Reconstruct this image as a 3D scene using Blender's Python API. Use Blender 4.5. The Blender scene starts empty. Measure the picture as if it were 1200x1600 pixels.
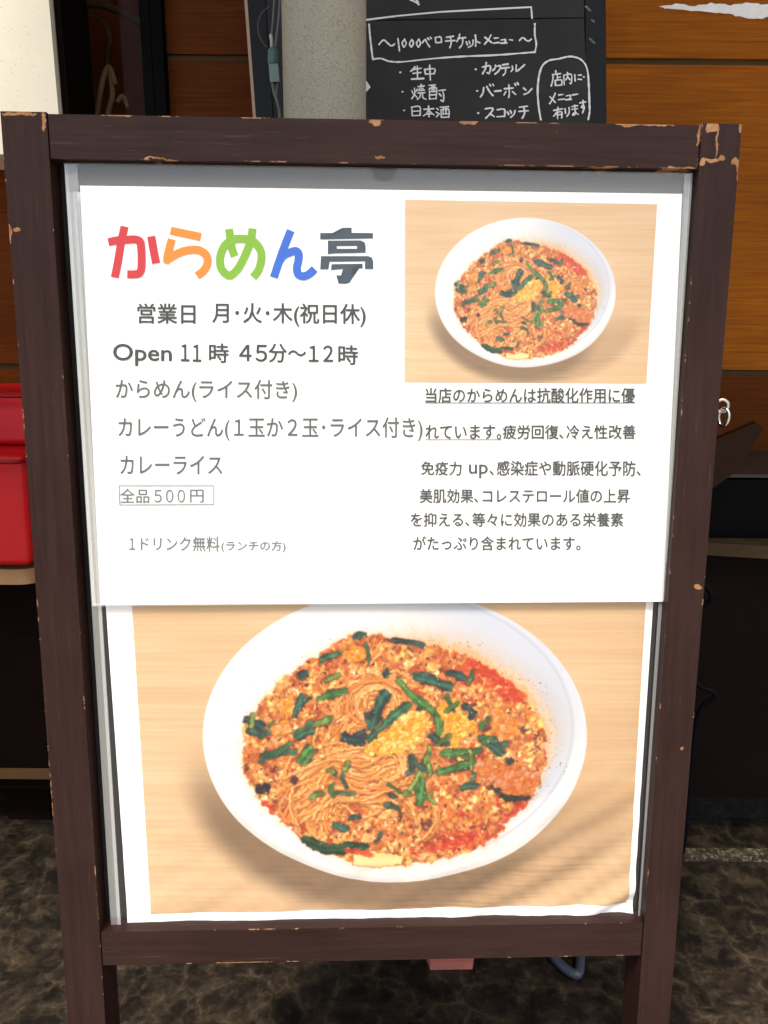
import bpy, bmesh, math, random
import numpy as np
from mathutils import Vector, Matrix

SC = bpy.context.scene
COL = SC.collection
rad = math.radians

# ------------------------------------------------------------------ camera, world, sun, exposure
FPX = 1200.0                                   # focal length in units of a 1200-wide frame
PITCH, ROLL, YAW, LEAN = 14.0, -0.50, 1.95, 4.04
CAM_H, DIST = 0.80, 0.565
def cam_axes():
    p, r = rad(PITCH), rad(ROLL)
    f = np.array([0, math.cos(p), -math.sin(p)]); right = np.array([1.0, 0, 0]); down = np.cross(f, right)
    R = np.stack([right, down, f], 1)
    c, s = math.cos(r), math.sin(r)
    return R @ np.array([[c, -s, 0], [s, c, 0], [0, 0, 1]])
RC = cam_axes()
CAM = np.array([0, 0, CAM_H])
cam = bpy.data.cameras.new('camera'); co = bpy.data.objects.new('camera', cam); COL.objects.link(co)
m = np.eye(4); m[:3, 0] = RC[:, 0]; m[:3, 1] = -RC[:, 1]; m[:3, 2] = -RC[:, 2]; m[:3, 3] = CAM
co.matrix_world = Matrix(m.tolist())
cam.sensor_fit = 'HORIZONTAL'; cam.sensor_width = 36; cam.lens = 36 * FPX / 1200
cam.clip_start = 0.01; cam.clip_end = 500
SC.camera = co

SUN_EL, SUN_AZ = 60.0, -32.0                   # behind the viewer, to the left
w = bpy.data.worlds.new('World'); SC.world = w; w.use_nodes = True
nt = w.node_tree; bg = nt.nodes['Background']
sky = nt.nodes.new('ShaderNodeTexSky'); sky.sky_type = 'NISHITA'; sky.sun_disc = False
sky.sun_elevation = rad(SUN_EL); sky.sun_rotation = rad(180 + SUN_AZ)
sky.dust_density = 4.0; sky.air_density = 1.0; sky.ozone_density = 1.0
nt.links.new(sky.outputs[0], bg.inputs[0]); bg.inputs[1].default_value = 0.11
sl = bpy.data.lights.new('sun', 'SUN'); sl.energy = 3.0; sl.angle = rad(11); sl.color = (1.0, 0.92, 0.82)
so = bpy.data.objects.new('sun', sl); COL.objects.link(so); so.location = (-2, -4, 6)
az, el = rad(SUN_AZ), rad(SUN_EL)
to_sun = Vector((math.sin(az) * math.cos(el), -math.cos(az) * math.cos(el), math.sin(el)))
so.rotation_euler = to_sun.to_track_quat('Z', 'Y').to_euler()
SC.view_settings.view_transform = 'Standard'; SC.view_settings.look = 'None'
SC.view_settings.gamma = 1; SC.view_settings.exposure = 1.05
E_PRINT = 1.66
E_SIGN = 1.15                                  # how bright a white print in the sign renders

# ------------------------------------------------------------------ planes: a point of the photo -> a point of a real surface
def ray(px, py):
    return RC @ np.array([px - 600.0, py - 800.0, FPX])
def at(px, py, Y):
    d = ray(px, py); return CAM + d * (Y / d[1])
def onz(px, py, z):
    d = ray(px, py); return CAM + d * ((z - CAM_H) / d[2])
class Plane:
    """a tilted board with its own axes: r along it, up along it, n away from the viewer"""
    def __init__(s, o, r, up):
        s.o = np.array(o, float); s.r = np.array(r, float); s.up = np.array(up, float)
        s.n = np.cross(s.up, s.r) * 1.0
        if s.n[1] < 0: s.n = -s.n
    def L(s, px, py, y=0.0):
        d = ray(px, py); t = ((s.o - CAM) @ s.n + y) / (d @ s.n)
        P = CAM + d * t - s.o
        return (P @ s.r, y, P @ s.up)
    def matrix(s):
        M = np.eye(4); M[:3, 0] = s.r; M[:3, 1] = s.n; M[:3, 2] = s.up; M[:3, 3] = s.o
        return Matrix(M.tolist())
def axes(yaw, lean, roll=0.0):
    a, l = rad(yaw), rad(lean)
    r = np.array([math.cos(a), math.sin(a), 0]); b = np.array([-math.sin(a), math.cos(a), 0])
    up = math.cos(l) * np.array([0, 0, 1.0]) + math.sin(l) * b
    c, s_ = math.cos(rad(roll)), math.sin(rad(roll))
    return c * r + s_ * up, -s_ * r + c * up
sr, su = axes(YAW, LEAN)
centre = CAM + RC[:, 2] * DIST
base = centre - su * (centre[2] / su[2]); 
SIGN = Plane(base, sr, su)

# ------------------------------------------------------------------ helpers
def s2l(c):
    c = np.asarray(c, float) / 255.0
    return np.where(c <= 0.04045, c / 12.92, ((c + 0.055) / 1.055) ** 2.4)
def tag(o, label=None, cat=None, group=None, kind=None):
    if label: o['label'] = label
    if cat: o['category'] = cat
    if group: o['group'] = group
    if kind: o['kind'] = kind
    return o
def empty(name, matrix=None, loc=None):
    o = bpy.data.objects.new(name, None); COL.objects.link(o); o.empty_display_size = 0.05
    if matrix is not None: o.matrix_world = matrix
    if loc is not None: o.location = loc
    return o
def link(name, me, mat=None, parent=None, smooth=False):
    o = bpy.data.objects.new(name, me); COL.objects.link(o)
    if mat is not None: me.materials.append(mat)
    if parent is not None: o.parent = parent
    if smooth: me.polygons.foreach_set('use_smooth', [True] * len(me.polygons))
    return o
def from_bm(name, bm, mat, parent=None, smooth=False, bevel=0, seg=2):
    if bevel:
        es = [e for e in bm.edges if len(e.link_faces) == 2 and e.calc_face_angle(0) > 0.5]
        bmesh.ops.bevel(bm, geom=es, offset=bevel, segments=seg, profile=0.5, affect='EDGES')
    bmesh.ops.recalc_face_normals(bm, faces=bm.faces)
    me = bpy.data.meshes.new(name); bm.to_mesh(me); bm.free()
    return link(name, me, mat, parent, smooth)
def add_box(bm, lo, hi):
    x0, y0, z0 = lo; x1, y1, z1 = hi
    v = [bm.verts.new(p) for p in ((x0,y0,z0),(x1,y0,z0),(x1,y1,z0),(x0,y1,z0),(x0,y0,z1),(x1,y0,z1),(x1,y1,z1),(x0,y1,z1))]
    for f in ((0,3,2,1),(4,5,6,7),(0,1,5,4),(1,2,6,5),(2,3,7,6),(3,0,4,7)): bm.faces.new([v[i] for i in f])
def add_prism(bm, front, back):
    """front, back: lists of points, same order"""
    a = [bm.verts.new(p) for p in front]; b = [bm.verts.new(p) for p in back]; n = len(a)
    bm.faces.new(a); bm.faces.new(b[::-1])
    for i in range(n):
        j = (i + 1) % n; bm.faces.new((a[i], b[i], b[j], a[j]))
def catmull(pts, n=8, closed=False):
    P = [np.array(p, float) for p in pts]; out = []
    N = len(P)
    rng = range(N) if closed else range(N - 1)
    for i in rng:
        if closed: p0, p1, p2, p3 = P[i-1], P[i], P[(i+1) % N], P[(i+2) % N]
        else: p0, p1, p2, p3 = P[max(i-1,0)], P[i], P[i+1], P[min(i+2,N-1)]
        for k in range(n):
            t = k / n
            out.append(0.5*((2*p1)+(-p0+p2)*t+(2*p0-5*p1+4*p2-p3)*t*t+(-p0+3*p1-3*p2+p3)*t**3))
    if not closed: out.append(P[-1])
    return out
def add_tube(bm, pts, r, n=10, closed=False):
    pts = [Vector(p) for p in pts]; N = len(pts); rings = []
    ref = Vector((0.31, 0.52, 0.79))
    for i, p in enumerate(pts):
        if closed: t = pts[(i+1) % N] - pts[i-1]
        else: t = pts[min(i+1, N-1)] - pts[max(i-1, 0)]
        t.normalize(); a = t.cross(ref).normalized(); b = t.cross(a)
        rr = r[i] if isinstance(r, (list, tuple)) else r
        rings.append([bm.verts.new(p + a*rr*math.cos(2*math.pi*k/n) + b*rr*math.sin(2*math.pi*k/n)) for k in range(n)])
    for i in range(N if closed else N-1):
        A, B = rings[i], rings[(i+1) % N]
        for k in range(n): bm.faces.new((A[k], A[(k+1)%n], B[(k+1)%n], B[k]))
    if not closed: bm.faces.new(rings[0][::-1]); bm.faces.new(rings[-1])

# ------------------------------------------------------------------ materials
class NT:
    def __init__(s, name):
        s.m = bpy.data.materials.new(name); s.m.use_nodes = True; s.t = s.m.node_tree
        s.b = s.t.nodes['Principled BSDF']; s.out = s.t.nodes['Material Output']
    def n(s, typ, **k):
        x = s.t.nodes.new('ShaderNode' + typ)
        for a, v in k.items(): setattr(x, a, v)
        return x
    def put(s, sock, v):
        if isinstance(v, bpy.types.NodeSocket): s.t.links.new(v, sock)
        elif v is not None: sock.default_value = v
    def math(s, op, a, b=None, clamp=False):
        x = s.n('Math', operation=op, use_clamp=clamp); s.put(x.inputs[0], a); s.put(x.inputs[1], b); return x.outputs[0]
    def coord(s, scale=(1,1,1), kind='Object', rot=(0,0,0)):
        tc = s.n('TexCoord'); mp = s.n('Mapping'); s.put(mp.inputs[0], tc.outputs[kind])
        mp.inputs['Scale'].default_value = scale; mp.inputs['Rotation'].default_value = rot; return mp.outputs[0]
    def noise(s, vec, scale, detail=4, rough=0.55, dist=0.0):
        x = s.n('TexNoise'); s.put(x.inputs['Vector'], vec); x.inputs['Scale'].default_value = scale
        x.inputs['Detail'].default_value = detail; x.inputs['Roughness'].default_value = rough; x.inputs['Distortion'].default_value = dist
        return x.outputs['Fac']
    def ramp(s, fac, stops):
        x = s.n('ValToRGB'); s.put(x.inputs[0], fac); e = x.color_ramp.elements
        while len(e) < len(stops): e.new(0.5)
        for el_, (p, c) in zip(e, stops):
            el_.position = p; el_.color = (*c, 1) if len(c) == 3 else c
        return x.outputs[0]
    def mix(s, fac, a, b):
        x = s.n('Mix', data_type='RGBA'); s.put(x.inputs[0], fac)
        for k, v in ((6, a), (7, b)): s.put(x.inputs[k], v if isinstance(v, bpy.types.NodeSocket) else (*v, 1))
        return x.outputs[2]
    def bump(s, h, strength=0.3, dist=0.001):
        x = s.n('Bump'); s.put(x.inputs['Height'], h); x.inputs['Strength'].default_value = strength; x.inputs['Distance'].default_value = dist
        s.put(s.b.inputs['Normal'], x.outputs[0])
    def set(s, col=None, rough=None, spec=None, metal=None):
        if col is not None: s.put(s.b.inputs['Base Color'], col if isinstance(col, bpy.types.NodeSocket) else (*col, 1))
        s.put(s.b.inputs['Roughness'], rough); s.put(s.b.inputs['Specular IOR Level'], spec); s.put(s.b.inputs['Metallic'], metal)
        return s.m
def plain(name, col, rough=0.6, spec=0.5, metal=0.0, var=0.12, scale=40):
    k = NT(name); f = k.noise(k.coord(), scale, 5)
    c = np.array(col); k.set(k.ramp(f, [(0.25, tuple(c*(1-var))), (0.75, tuple(np.minimum(c*(1+var), 1)))]), rough, spec, metal)
    k.bump(f, 0.15, 0.0006)
    return k.m
def ink(name, rgb):
    return NT(name).set(tuple(np.minimum(s2l(rgb) / E_SIGN, 0.85)), 0.8, 0.1)

def painted_wood(name, along, chips, base=(0.0130, 0.0048, 0.0036), hi=(0.032, 0.0140, 0.0110)):
    """dark brown paint, brush grain along one axis, paint rubbed off on edges and in chips"""
    k = NT(name)
    sc = {'x': (3, 60, 60), 'z': (60, 60, 3)}[along]
    v = k.coord(sc); g = k.noise(v, 3.0, 6, 0.65)
    obj = k.coord()
    cloud = k.noise(obj, 9, 3)
    mixf = k.math('ADD', k.math('MULTIPLY', g, 0.6), k.math('MULTIPLY', cloud, 0.5))
    c = k.ramp(mixf, [(0.35, base), (0.75, hi)])
    # rubbed edges
    bv = k.n('Bevel', samples=6); bv.inputs['Radius'].default_value = 0.0019
    geo = k.n('NewGeometry'); dp = k.n('VectorMath', operation='DOT_PRODUCT')
    k.put(dp.inputs[0], bv.outputs[0]); k.put(dp.inputs[1], geo.outputs['True Normal'])
    edge = k.math('LESS_THAN', dp.outputs['Value'], 0.93)
    n1 = k.noise(obj, 70, 5, 0.7); n2 = k.noise(obj, 14, 3)
    rub = k.math('GREATER_THAN', k.math('ADD', k.math('MULTIPLY', n1, 0.6), k.math('MULTIPLY', n2, 0.5)), 0.612)
    mask = k.math('MULTIPLY', edge, rub)
    # speckled nicks
    nick = k.math('GREATER_THAN', k.noise(k.coord({'x': (1, 1, 2.5), 'z': (2.5, 1, 1)}[along]), 150, 2, 0.5), 0.775)
    clus = k.math('GREATER_THAN', n2, 0.56)
    mask = k.math('MAXIMUM', mask, k.math('MULTIPLY', nick, clus))
    sep = k.n('SeparateXYZ')
    wn = k.n('TexNoise'); k.put(wn.inputs['Vector'], obj); wn.inputs['Scale'].default_value = 130; wn.inputs['Detail'].default_value = 3
    wv = k.n('VectorMath', operation='MULTIPLY_ADD'); k.put(wv.inputs[0], wn.outputs['Color']); wv.inputs[1].default_value = (0.007, 0, 0.007)
    ad = k.n('VectorMath', operation='SUBTRACT'); k.put(ad.inputs[0], obj); ad.inputs[1].default_value = (0.0035, 0, 0.0035)
    k.put(wv.inputs[2], ad.outputs[0]); k.put(sep.inputs[0], wv.outputs[0])
    for (cx, cz, rx, rz) in chips:
        dx = k.math('DIVIDE', k.math('SUBTRACT', sep.outputs[0], cx), rx); dz = k.math('DIVIDE', k.math('SUBTRACT', sep.outputs[2], cz), rz)
        d = k.math('ADD', k.math('MULTIPLY', dx, dx), k.math('MULTIPLY', dz, dz))
        mask = k.math('MAXIMUM', mask, k.math('LESS_THAN', d, 1.0))
    scr = k.noise(k.coord({'x': (2.5, 50, 50), 'z': (50, 50, 2.5)}[along]), 9.0, 3, 0.55)
    c = k.mix(k.ramp(scr, [(0.64, (0, 0, 0)), (0.76, (0.38,)*3)]), c, (0.085, 0.052, 0.044))
    c = k.mix(k.ramp(scr, [(0.26, (0.5,)*3), (0.36, (0, 0, 0))]), c, (0.006, 0.003, 0.0025))
    wood = k.ramp(n1, [(0.3, (0.11, 0.045, 0.018)), (0.55, (0.30, 0.15, 0.066)), (0.75, (0.38, 0.24, 0.14))])
    k.set(k.mix(mask, c, wood), k.math('ADD', k.math('MULTIPLY', g, 0.30), 0.34), 0.16)
    k.bump(k.math('SUBTRACT', k.math('MULTIPLY', g, 0.5), k.math('MULTIPLY', mask, 0.8)), 0.35, 0.0012)
    return k.m

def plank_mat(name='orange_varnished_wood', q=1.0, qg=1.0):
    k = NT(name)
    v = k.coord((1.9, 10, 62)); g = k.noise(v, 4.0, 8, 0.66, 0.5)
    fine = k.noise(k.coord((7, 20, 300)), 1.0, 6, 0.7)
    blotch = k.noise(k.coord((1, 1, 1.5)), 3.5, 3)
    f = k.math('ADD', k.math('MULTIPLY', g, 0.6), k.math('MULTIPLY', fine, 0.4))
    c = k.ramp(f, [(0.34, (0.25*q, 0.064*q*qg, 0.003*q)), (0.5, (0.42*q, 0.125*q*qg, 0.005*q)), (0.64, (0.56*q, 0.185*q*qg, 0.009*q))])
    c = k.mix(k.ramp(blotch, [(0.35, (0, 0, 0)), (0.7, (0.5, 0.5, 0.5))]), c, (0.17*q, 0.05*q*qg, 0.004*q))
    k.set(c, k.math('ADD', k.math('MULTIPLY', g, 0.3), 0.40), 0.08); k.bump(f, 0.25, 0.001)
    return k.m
def marble_mat():
    k = NT('brown_marble')
    co_ = k.coord()
    warp = k.n('TexNoise'); k.put(warp.inputs['Vector'], co_); warp.inputs['Scale'].default_value = 9; warp.inputs['Detail'].default_value = 6; warp.inputs['Roughness'].default_value = 0.65
    mv = k.n('VectorMath', operation='MULTIPLY_ADD'); k.put(mv.inputs[0], warp.outputs['Color']); mv.inputs[1].default_value = (0.085,)*3; k.put(mv.inputs[2], co_)
    veins = None
    for sc_, wd, amp in ((19, 0.05, 0.9), (44, 0.06, 0.6)):
        vo = k.n('TexVoronoi', feature='DISTANCE_TO_EDGE'); k.put(vo.inputs['Vector'], mv.outputs[0]); vo.inputs['Scale'].default_value = sc_
        x = k.ramp(vo.outputs['Distance'], [(0.0, (amp,)*3), (wd, (amp*0.4,)*3), (wd*4, (0, 0, 0))])
        veins = x if veins is None else k.math('MAXIMUM', veins, x)
    msk = k.ramp(k.noise(co_, 26, 7, 0.72), [(0.44, (0.05,)*3), (0.66, (1, 1, 1))])
    veins = k.math('MULTIPLY', veins, msk)
    cloud = k.ramp(k.noise(mv.outputs[0], 26, 9, 0.72), [(0.3, (0.004, 0.0036, 0.0033)), (0.5, (0.011, 0.0088, 0.007)), (0.62, (0.029, 0.0215, 0.0145)), (0.78, (0.085, 0.060, 0.036))])
    k.set(k.mix(veins, cloud, (0.095, 0.072, 0.044)), 0.34, 0.25)
    return k.m
def film_mat(name, haze=0.07, gloss=0.03, rough=0.12, tint=(0.85, 0.88, 0.86)):
    k = NT(name); t = k.t; t.nodes.remove(k.b)
    tr = k.n('BsdfTransparent'); df = k.n('BsdfDiffuse'); df.inputs[0].default_value = (*tint, 1)
    gl = k.n('BsdfGlossy'); gl.inputs['Roughness'].default_value = rough; gl.inputs[0].default_value = (1, 1, 1, 1)
    nz = k.noise(k.coord((1, 1, 0.6)), 14, 3); bmp = k.n('Bump'); k.put(bmp.inputs['Height'], nz); bmp.inputs['Strength'].default_value = 0.25; bmp.inputs['Distance'].default_value = 0.004
    k.put(gl.inputs['Normal'], bmp.outputs[0])
    a = k.n('MixShader'); a.inputs[0].default_value = haze; k.put(a.inputs[1], tr.outputs[0]); k.put(a.inputs[2], df.outputs[0])
    lw = k.n('LayerWeight'); lw.inputs[0].default_value = 0.35
    b = k.n('MixShader'); k.put(b.inputs[0], k.math('ADD', k.math('MULTIPLY', k.math('POWER', lw.outputs['Facing'], 3.0), 0.5), gloss + 0.02, True)); k.put(b.inputs[1], a.outputs[0]); k.put(b.inputs[2], gl.outputs[0])
    k.put(k.out.inputs[0], b.outputs[0]); return k.m
def paper_mat(name='white_paper', col=(0.82, 0.82, 0.80)):
    k = NT(name); f = k.noise(k.coord(), 12, 4)
    c = np.array(col); k.set(k.ramp(f, [(0.3, tuple(c * 0.97)), (0.7, tuple(c))]), 0.7, 0.2); k.bump(f, 0.1, 0.002)
    return k.m
def print_mat():
    k = NT('printed_photo'); a = k.n('VertexColor'); a.layer_name = 'print'
    k.set(a.outputs[0], 0.5, 0.08); return k.m

M = dict(
    plank=plank_mat('orange_varnished_wood', 0.82, 0.96), shade_plank=plank_mat('shade_toned_planks', 0.27, 0.78), marble=marble_mat(), paper=paper_mat(), printed=print_mat(),  # second plank tone carries the wall's shade in its colour
    film=film_mat('clear_plastic_film', 0.015, 0.010), sleeve=film_mat('milky_plastic_film', 0.13, 0.035, 0.15, (0.90, 0.86, 0.72)), soft=film_mat('folded_film_edge', 0.16, 0.04, 0.2, (0.84, 0.87, 0.84)), weld=film_mat('welded_film_edge', 0.26, 0.06, 0.2, (0.80, 0.84, 0.85)),
    back=plain('black_backing', (0.006, 0.006, 0.007), 0.7, 0.25),
    black=plain('black_lacquer', (0.002, 0.002, 0.0022), 0.7, 0.06),
    slate=plain('blue_black_frame', (0.012, 0.0145, 0.0165), 0.65, 0.25),
    board=plain('chalkboard_black', (0.030, 0.030, 0.031), 0.75, 0.3, var=0.3, scale=9),
    blackpaper=plain('black_craft_paper', (0.036, 0.035, 0.034), 0.8, 0.25, var=0.25, scale=14),
    chalk=plain('white_chalk_marker', (0.86, 0.86, 0.83), 0.85, 0.1, var=0.05, scale=260),
    tan=plain('bare_tan_wood', (0.42, 0.30, 0.21), 0.7, 0.3, scale=120),
    red=plain('red_vinyl', (0.50, 0.002, 0.006), 0.42, 0.3, var=0.15, scale=12),
    darkwood=plain('dark_stained_wood', (0.005, 0.0022, 0.0016), 0.8, 0.05, var=0.35, scale=10),
    benchwood=plain('varnished_bench_wood', (0.34, 0.19, 0.085), 0.45, 0.4, var=0.25, scale=30),
    steel=plain('bright_steel', (0.62, 0.60, 0.54), 0.22, 0.5, 1.0, scale=80),
    green=plain('grey_green_plastic', (0.085, 0.150, 0.140), 0.45, 0.45, scale=60),
    wire=plain('grey_wire', (0.13, 0.14, 0.135), 0.5, 0.4, scale=60),
    dusk=plain('blue_grey_steel', (0.040, 0.052, 0.075), 0.45, 0.5, scale=60),
    pink=plain('salmon_pink_card', (0.46, 0.16, 0.115), 0.7, 0.3, scale=60),
    render=plain('white_shade_canopy_paint', (0.30, 0.29, 0.27), 0.8, 0.3),
    shade=plain('dark_interior', (0.030, 0.016, 0.010), 0.7, 0.3),
    bark=plain('dry_twig', (0.16, 0.12, 0.075), 0.8, 0.2, var=0.4, scale=50),
    peel=plain('peeled_white_paint', (0.88, 0.86, 0.83), 0.85, 0.2, scale=30),
)
def speckle(name, base, dark, light, sc_, thr=0.66):
    k = NT(name); o = k.coord()
    a = k.noise(o, sc_, 2, 0.5); b = k.noise(o, sc_ * 2.3, 2, 0.5); big = k.noise(o, 8, 3)
    c = k.ramp(big, [(0.3, tuple(np.array(base) * 0.9)), (0.7, base)])
    c = k.mix(k.ramp(b, [(0.50, (0, 0, 0)), (0.68, (0.85,)*3)]), c, light)
    c = k.mix(k.ramp(a, [(thr - 0.05, (0, 0, 0)), (thr + 0.05, (0.9,)*3)]), c, dark)
    k.set(c, 0.7, 0.3); k.bump(a, 0.2, 0.0006); return k.m
M['cream'] = speckle('cream_terrazzo', (0.86, 0.79, 0.62), (0.25, 0.20, 0.13), (0.82, 0.78, 0.66), 330, 0.70)
M['pole'] = speckle('speckled_grey_pole', (0.37, 0.345, 0.265), (0.25, 0.23, 0.17), (0.46, 0.435, 0.345), 460, 0.60)
def glass():
    k = NT('dark_window_glass'); t = k.t; t.nodes.remove(k.b)
    tr = k.n('BsdfTransparent'); tr.inputs[0].default_value = (0.75, 0.70, 0.66, 1)
    gl = k.n('BsdfGlossy'); gl.inputs['Roughness'].default_value = 0.03
    lw = k.n('LayerWeight'); lw.inputs[0].default_value = 0.25
    b = k.n('MixShader'); k.put(b.inputs[0], k.math('ADD', k.math('MULTIPLY', lw.outputs['Fresnel'], 0.12), 0.003)); k.put(b.inputs[1], tr.outputs[0]); k.put(b.inputs[2], gl.outputs[0])
    k.put(k.out.inputs[0], b.outputs[0]); return k.m
M['glass'] = glass()

# ------------------------------------------------------------------ setting: floor, shop wall, window, added canopy
WY = 1.28                                       # front face of the shop wall
bm = bmesh.new(); v = [bm.verts.new(p) for p in ((-60, -60, 0), (60, -60, 0), (60, 60, 0), (-60, 60, 0))]; bm.faces.new(v)
tag(from_bm('floor', bm, M['marble']), kind='structure')
bm = bmesh.new(); add_box(bm, (-40, -40, 0.004), (40, 0.30, 0.008))
tag(from_bm('bounce_pavement', bm, plain('pale_bounce_paving', (0.36, 0.34, 0.30), 0.85, 0.2, scale=20)), kind='structure')  # unseen pale slab added to bounce light onto the wall

z_hi, z_lo = at(1150, 97, WY)[2], at(1150, 582, WY)[2]; ph = z_hi - z_lo
wx0, wx1 = at(60, 90, WY)[0], at(228, 90, WY)[0]
WZ0, WZ1 = z_lo + 0.0, z_hi + 1.4 * ph
wall = tag(empty('plank_wall', loc=(0, WY, 0)), 'orange brown varnished plank wall with dark horizontal seams behind the signboard', 'wall')
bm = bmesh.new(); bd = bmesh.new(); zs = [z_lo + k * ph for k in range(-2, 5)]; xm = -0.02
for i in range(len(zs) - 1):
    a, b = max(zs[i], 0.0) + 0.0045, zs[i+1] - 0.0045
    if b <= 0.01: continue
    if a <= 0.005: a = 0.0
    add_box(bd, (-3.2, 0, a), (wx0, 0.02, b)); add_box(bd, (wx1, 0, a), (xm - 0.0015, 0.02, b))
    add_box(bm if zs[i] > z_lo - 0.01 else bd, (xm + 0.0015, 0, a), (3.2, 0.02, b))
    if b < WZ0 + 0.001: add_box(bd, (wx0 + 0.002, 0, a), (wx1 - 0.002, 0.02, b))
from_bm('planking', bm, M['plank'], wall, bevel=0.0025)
from_bm('shade_toned_planking', bd, M['shade_plank'], wall, bevel=0.0025)  # same planks, shade on left side and lower row put into the colour
bm = bmesh.new()
for x0, x1 in ((-3.2, wx0), (wx1, 3.2)): add_box(bm, (x0, 0.007, 0), (x1, 0.16, zs[-1]))
add_box(bm, (wx0 + 0.001, 0.007, 0), (wx1 - 0.001, 0.16, WZ0 - 0.004)); add_box(bm, (wx0 + 0.001, 0.012, zs[-2]), (wx1 - 0.001, 0.16, zs[-1]))
from_bm('backing', bm, plain('seam_filler', (0.085, 0.055, 0.024), 0.8, 0.1), wall)

win = tag(empty('shop_window', loc=((wx0 + wx1) / 2, WY, WZ0)), 'dark narrow shop window with black frame between cream panel and planks', 'window')
def wbox(name, lo, hi, mat, parent, bevel=0.0):
    bm = bmesh.new(); add_box(bm, lo, hi); return from_bm(name, bm, mat, parent, bevel=bevel)
fx1 = wx1 - win.location.x; fx0 = wx0 - win.location.x
fr_w = at(262, 90, WY)[0] - wx1
bm = bmesh.new(); H_ = WZ1 - WZ0 + 0.3
add_box(bm, (fx1 - 0.001, -0.018, 0), (fx1 + fr_w * 0.42, 0.03, H_)); add_box(bm, (fx1 + fr_w * 0.50, -0.024, 0), (fx1 + fr_w, -0.002, H_))
add_box(bm, (fx1 + fr_w * 0.42, -0.008, 0), (fx1 + fr_w * 0.50, -0.002, H_))
from_bm('frame', bm, M['black'], win, bevel=0.002)
wbox('pane', (fx0, 0.018, 0.002), (fx1 - 0.002, 0.022, H_), M['glass'], win)
bm = bmesh.new(); add_box(bm, (fx0 + .002, 0.16, 0), (fx1 + 0.3, 0.17, H_)); add_box(bm, (fx0 + .002, 0.03, 0.004), (fx1 - .002, 0.159, 0.01))
from_bm('interior', bm, plain('window_interior', (0.30, 0.105, 0.034), 0.7, 0.1, var=0.4, scale=6), win)

# things hanging behind the glass
def pts_at(l, Y): return [at(x, y, Y) for x, y in l]
bm = bmesh.new()
add_tube(bm, catmull(pts_at([(112, 18), (128, 8), (150, 6), (175, 12), (200, 24), (224, 38)], WY + 0.07), 6), 0.006)
add_tube(bm, catmull(pts_at([(130, 20), (158, 32), (172, 60), (168, 95), (182, 130)], WY + 0.08), 6), 0.003)
add_tube(bm, catmull(pts_at([(215, 60), (222, 90), (228, 150), (232, 200)], WY + 0.08), 6), 0.003)
tag(from_bm('dried_branch', bm, M['bark'], smooth=True), 'curved dry branch hanging inside the dark window', 'branch')
bm = bmesh.new()
add_tube(bm, catmull(pts_at([(150, 190), (156, 150), (162, 120), (170, 105), (176, 118), (180, 132)], WY + 0.05), 6), 0.0042)
add_tube(bm, catmull(pts_at([(166, 190), (172, 165), (176, 145), (172, 112)], WY + 0.055), 6), 0.0042)
add_tube(bm, catmull(pts_at([(183, 160), (192, 150), (200, 168)], WY + 0.055), 6), 0.0036)
tag(from_bm('straw_ornament', bm, plain('pale_straw', (0.50, 0.42, 0.28), 0.8, 0.2, scale=60), smooth=True), 'pale straw loop standing low inside the dark window', 'ornament')

# cream panel
cx1 = at(84, 90, 1.16)[0]
pn = tag(empty('terrazzo_panel', loc=(cx1, 1.16, 0)), 'sunlit cream terrazzo panel with fine dark specks at top left', 'wall panel')
zc = at(4, 241, 1.16)[2]
wbox('slab', (-2.0, 0, zc), (0, 0.117, 2.0), M['cream'], pn, 0.002)
wbox('trim', (0.0015, 0.012, zc), (0.010, 0.117, 2.0), M['darkwood'], pn)

# canopy added out of view to shade the shop front
cp = tag(empty('shade_canopy', loc=(0, WY, 2.3)), 'flat pale canopy added out of view to darken the shop front', 'shade_canopy')
CAN_Y = -0.06; CAN_X = -0.80  # left end stops short so the terrazzo panel stays sunlit
wbox('shade_canopy_soffit', (CAN_X, CAN_Y - WY, 0.0), (3.2, -0.003, 0.08), M['render'], cp)
wbox('shade_beam', (CAN_X - 1.6, CAN_Y - WY, 0.0), (CAN_X - 0.002, 0.50 - WY, 0.06), M['render'], cp)  # added out of view to shade the red cushions
wbox('shade_canopy_fascia', (CAN_X, CAN_Y - WY - 0.02, -0.05), (3.2, CAN_Y - WY - 0.002, 0.16), M['darkwood'], cp)

# plinth and step at right, below the bench
pz = at(1180, 1230, 1.2)
st = tag(empty('marble_step', loc=(0.85, 1.05, 0)), 'low marble step with shade-darkened riser and pale worn edge at lower right', 'step')
ye = onz(1150, 1336, 0.012)[1]
wbox('riser', (-0.42, 0.07, 0.0), (1.6, 0.2, 0.085), speckle('shade_toned_marble', (0.006, 0.0055, 0.005), (0.002, 0.002, 0.002), (0.02, 0.018, 0.012), 60, 0.6), st, 0.002)  # riser stone coloured darker to stand for its shadow
bm = bmesh.new(); add_box(bm, (-0.42, ye - 1.05, 0.0), (1.6, ye - 1.05 + 0.016, 0.012))
from_bm('edging', bm, speckle('worn_stone_edge', (0.055, 0.042, 0.022), (0.02, 0.016, 0.01), (0.22, 0.19, 0.13), 90, 0.55), st, bevel=0.002)

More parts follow.
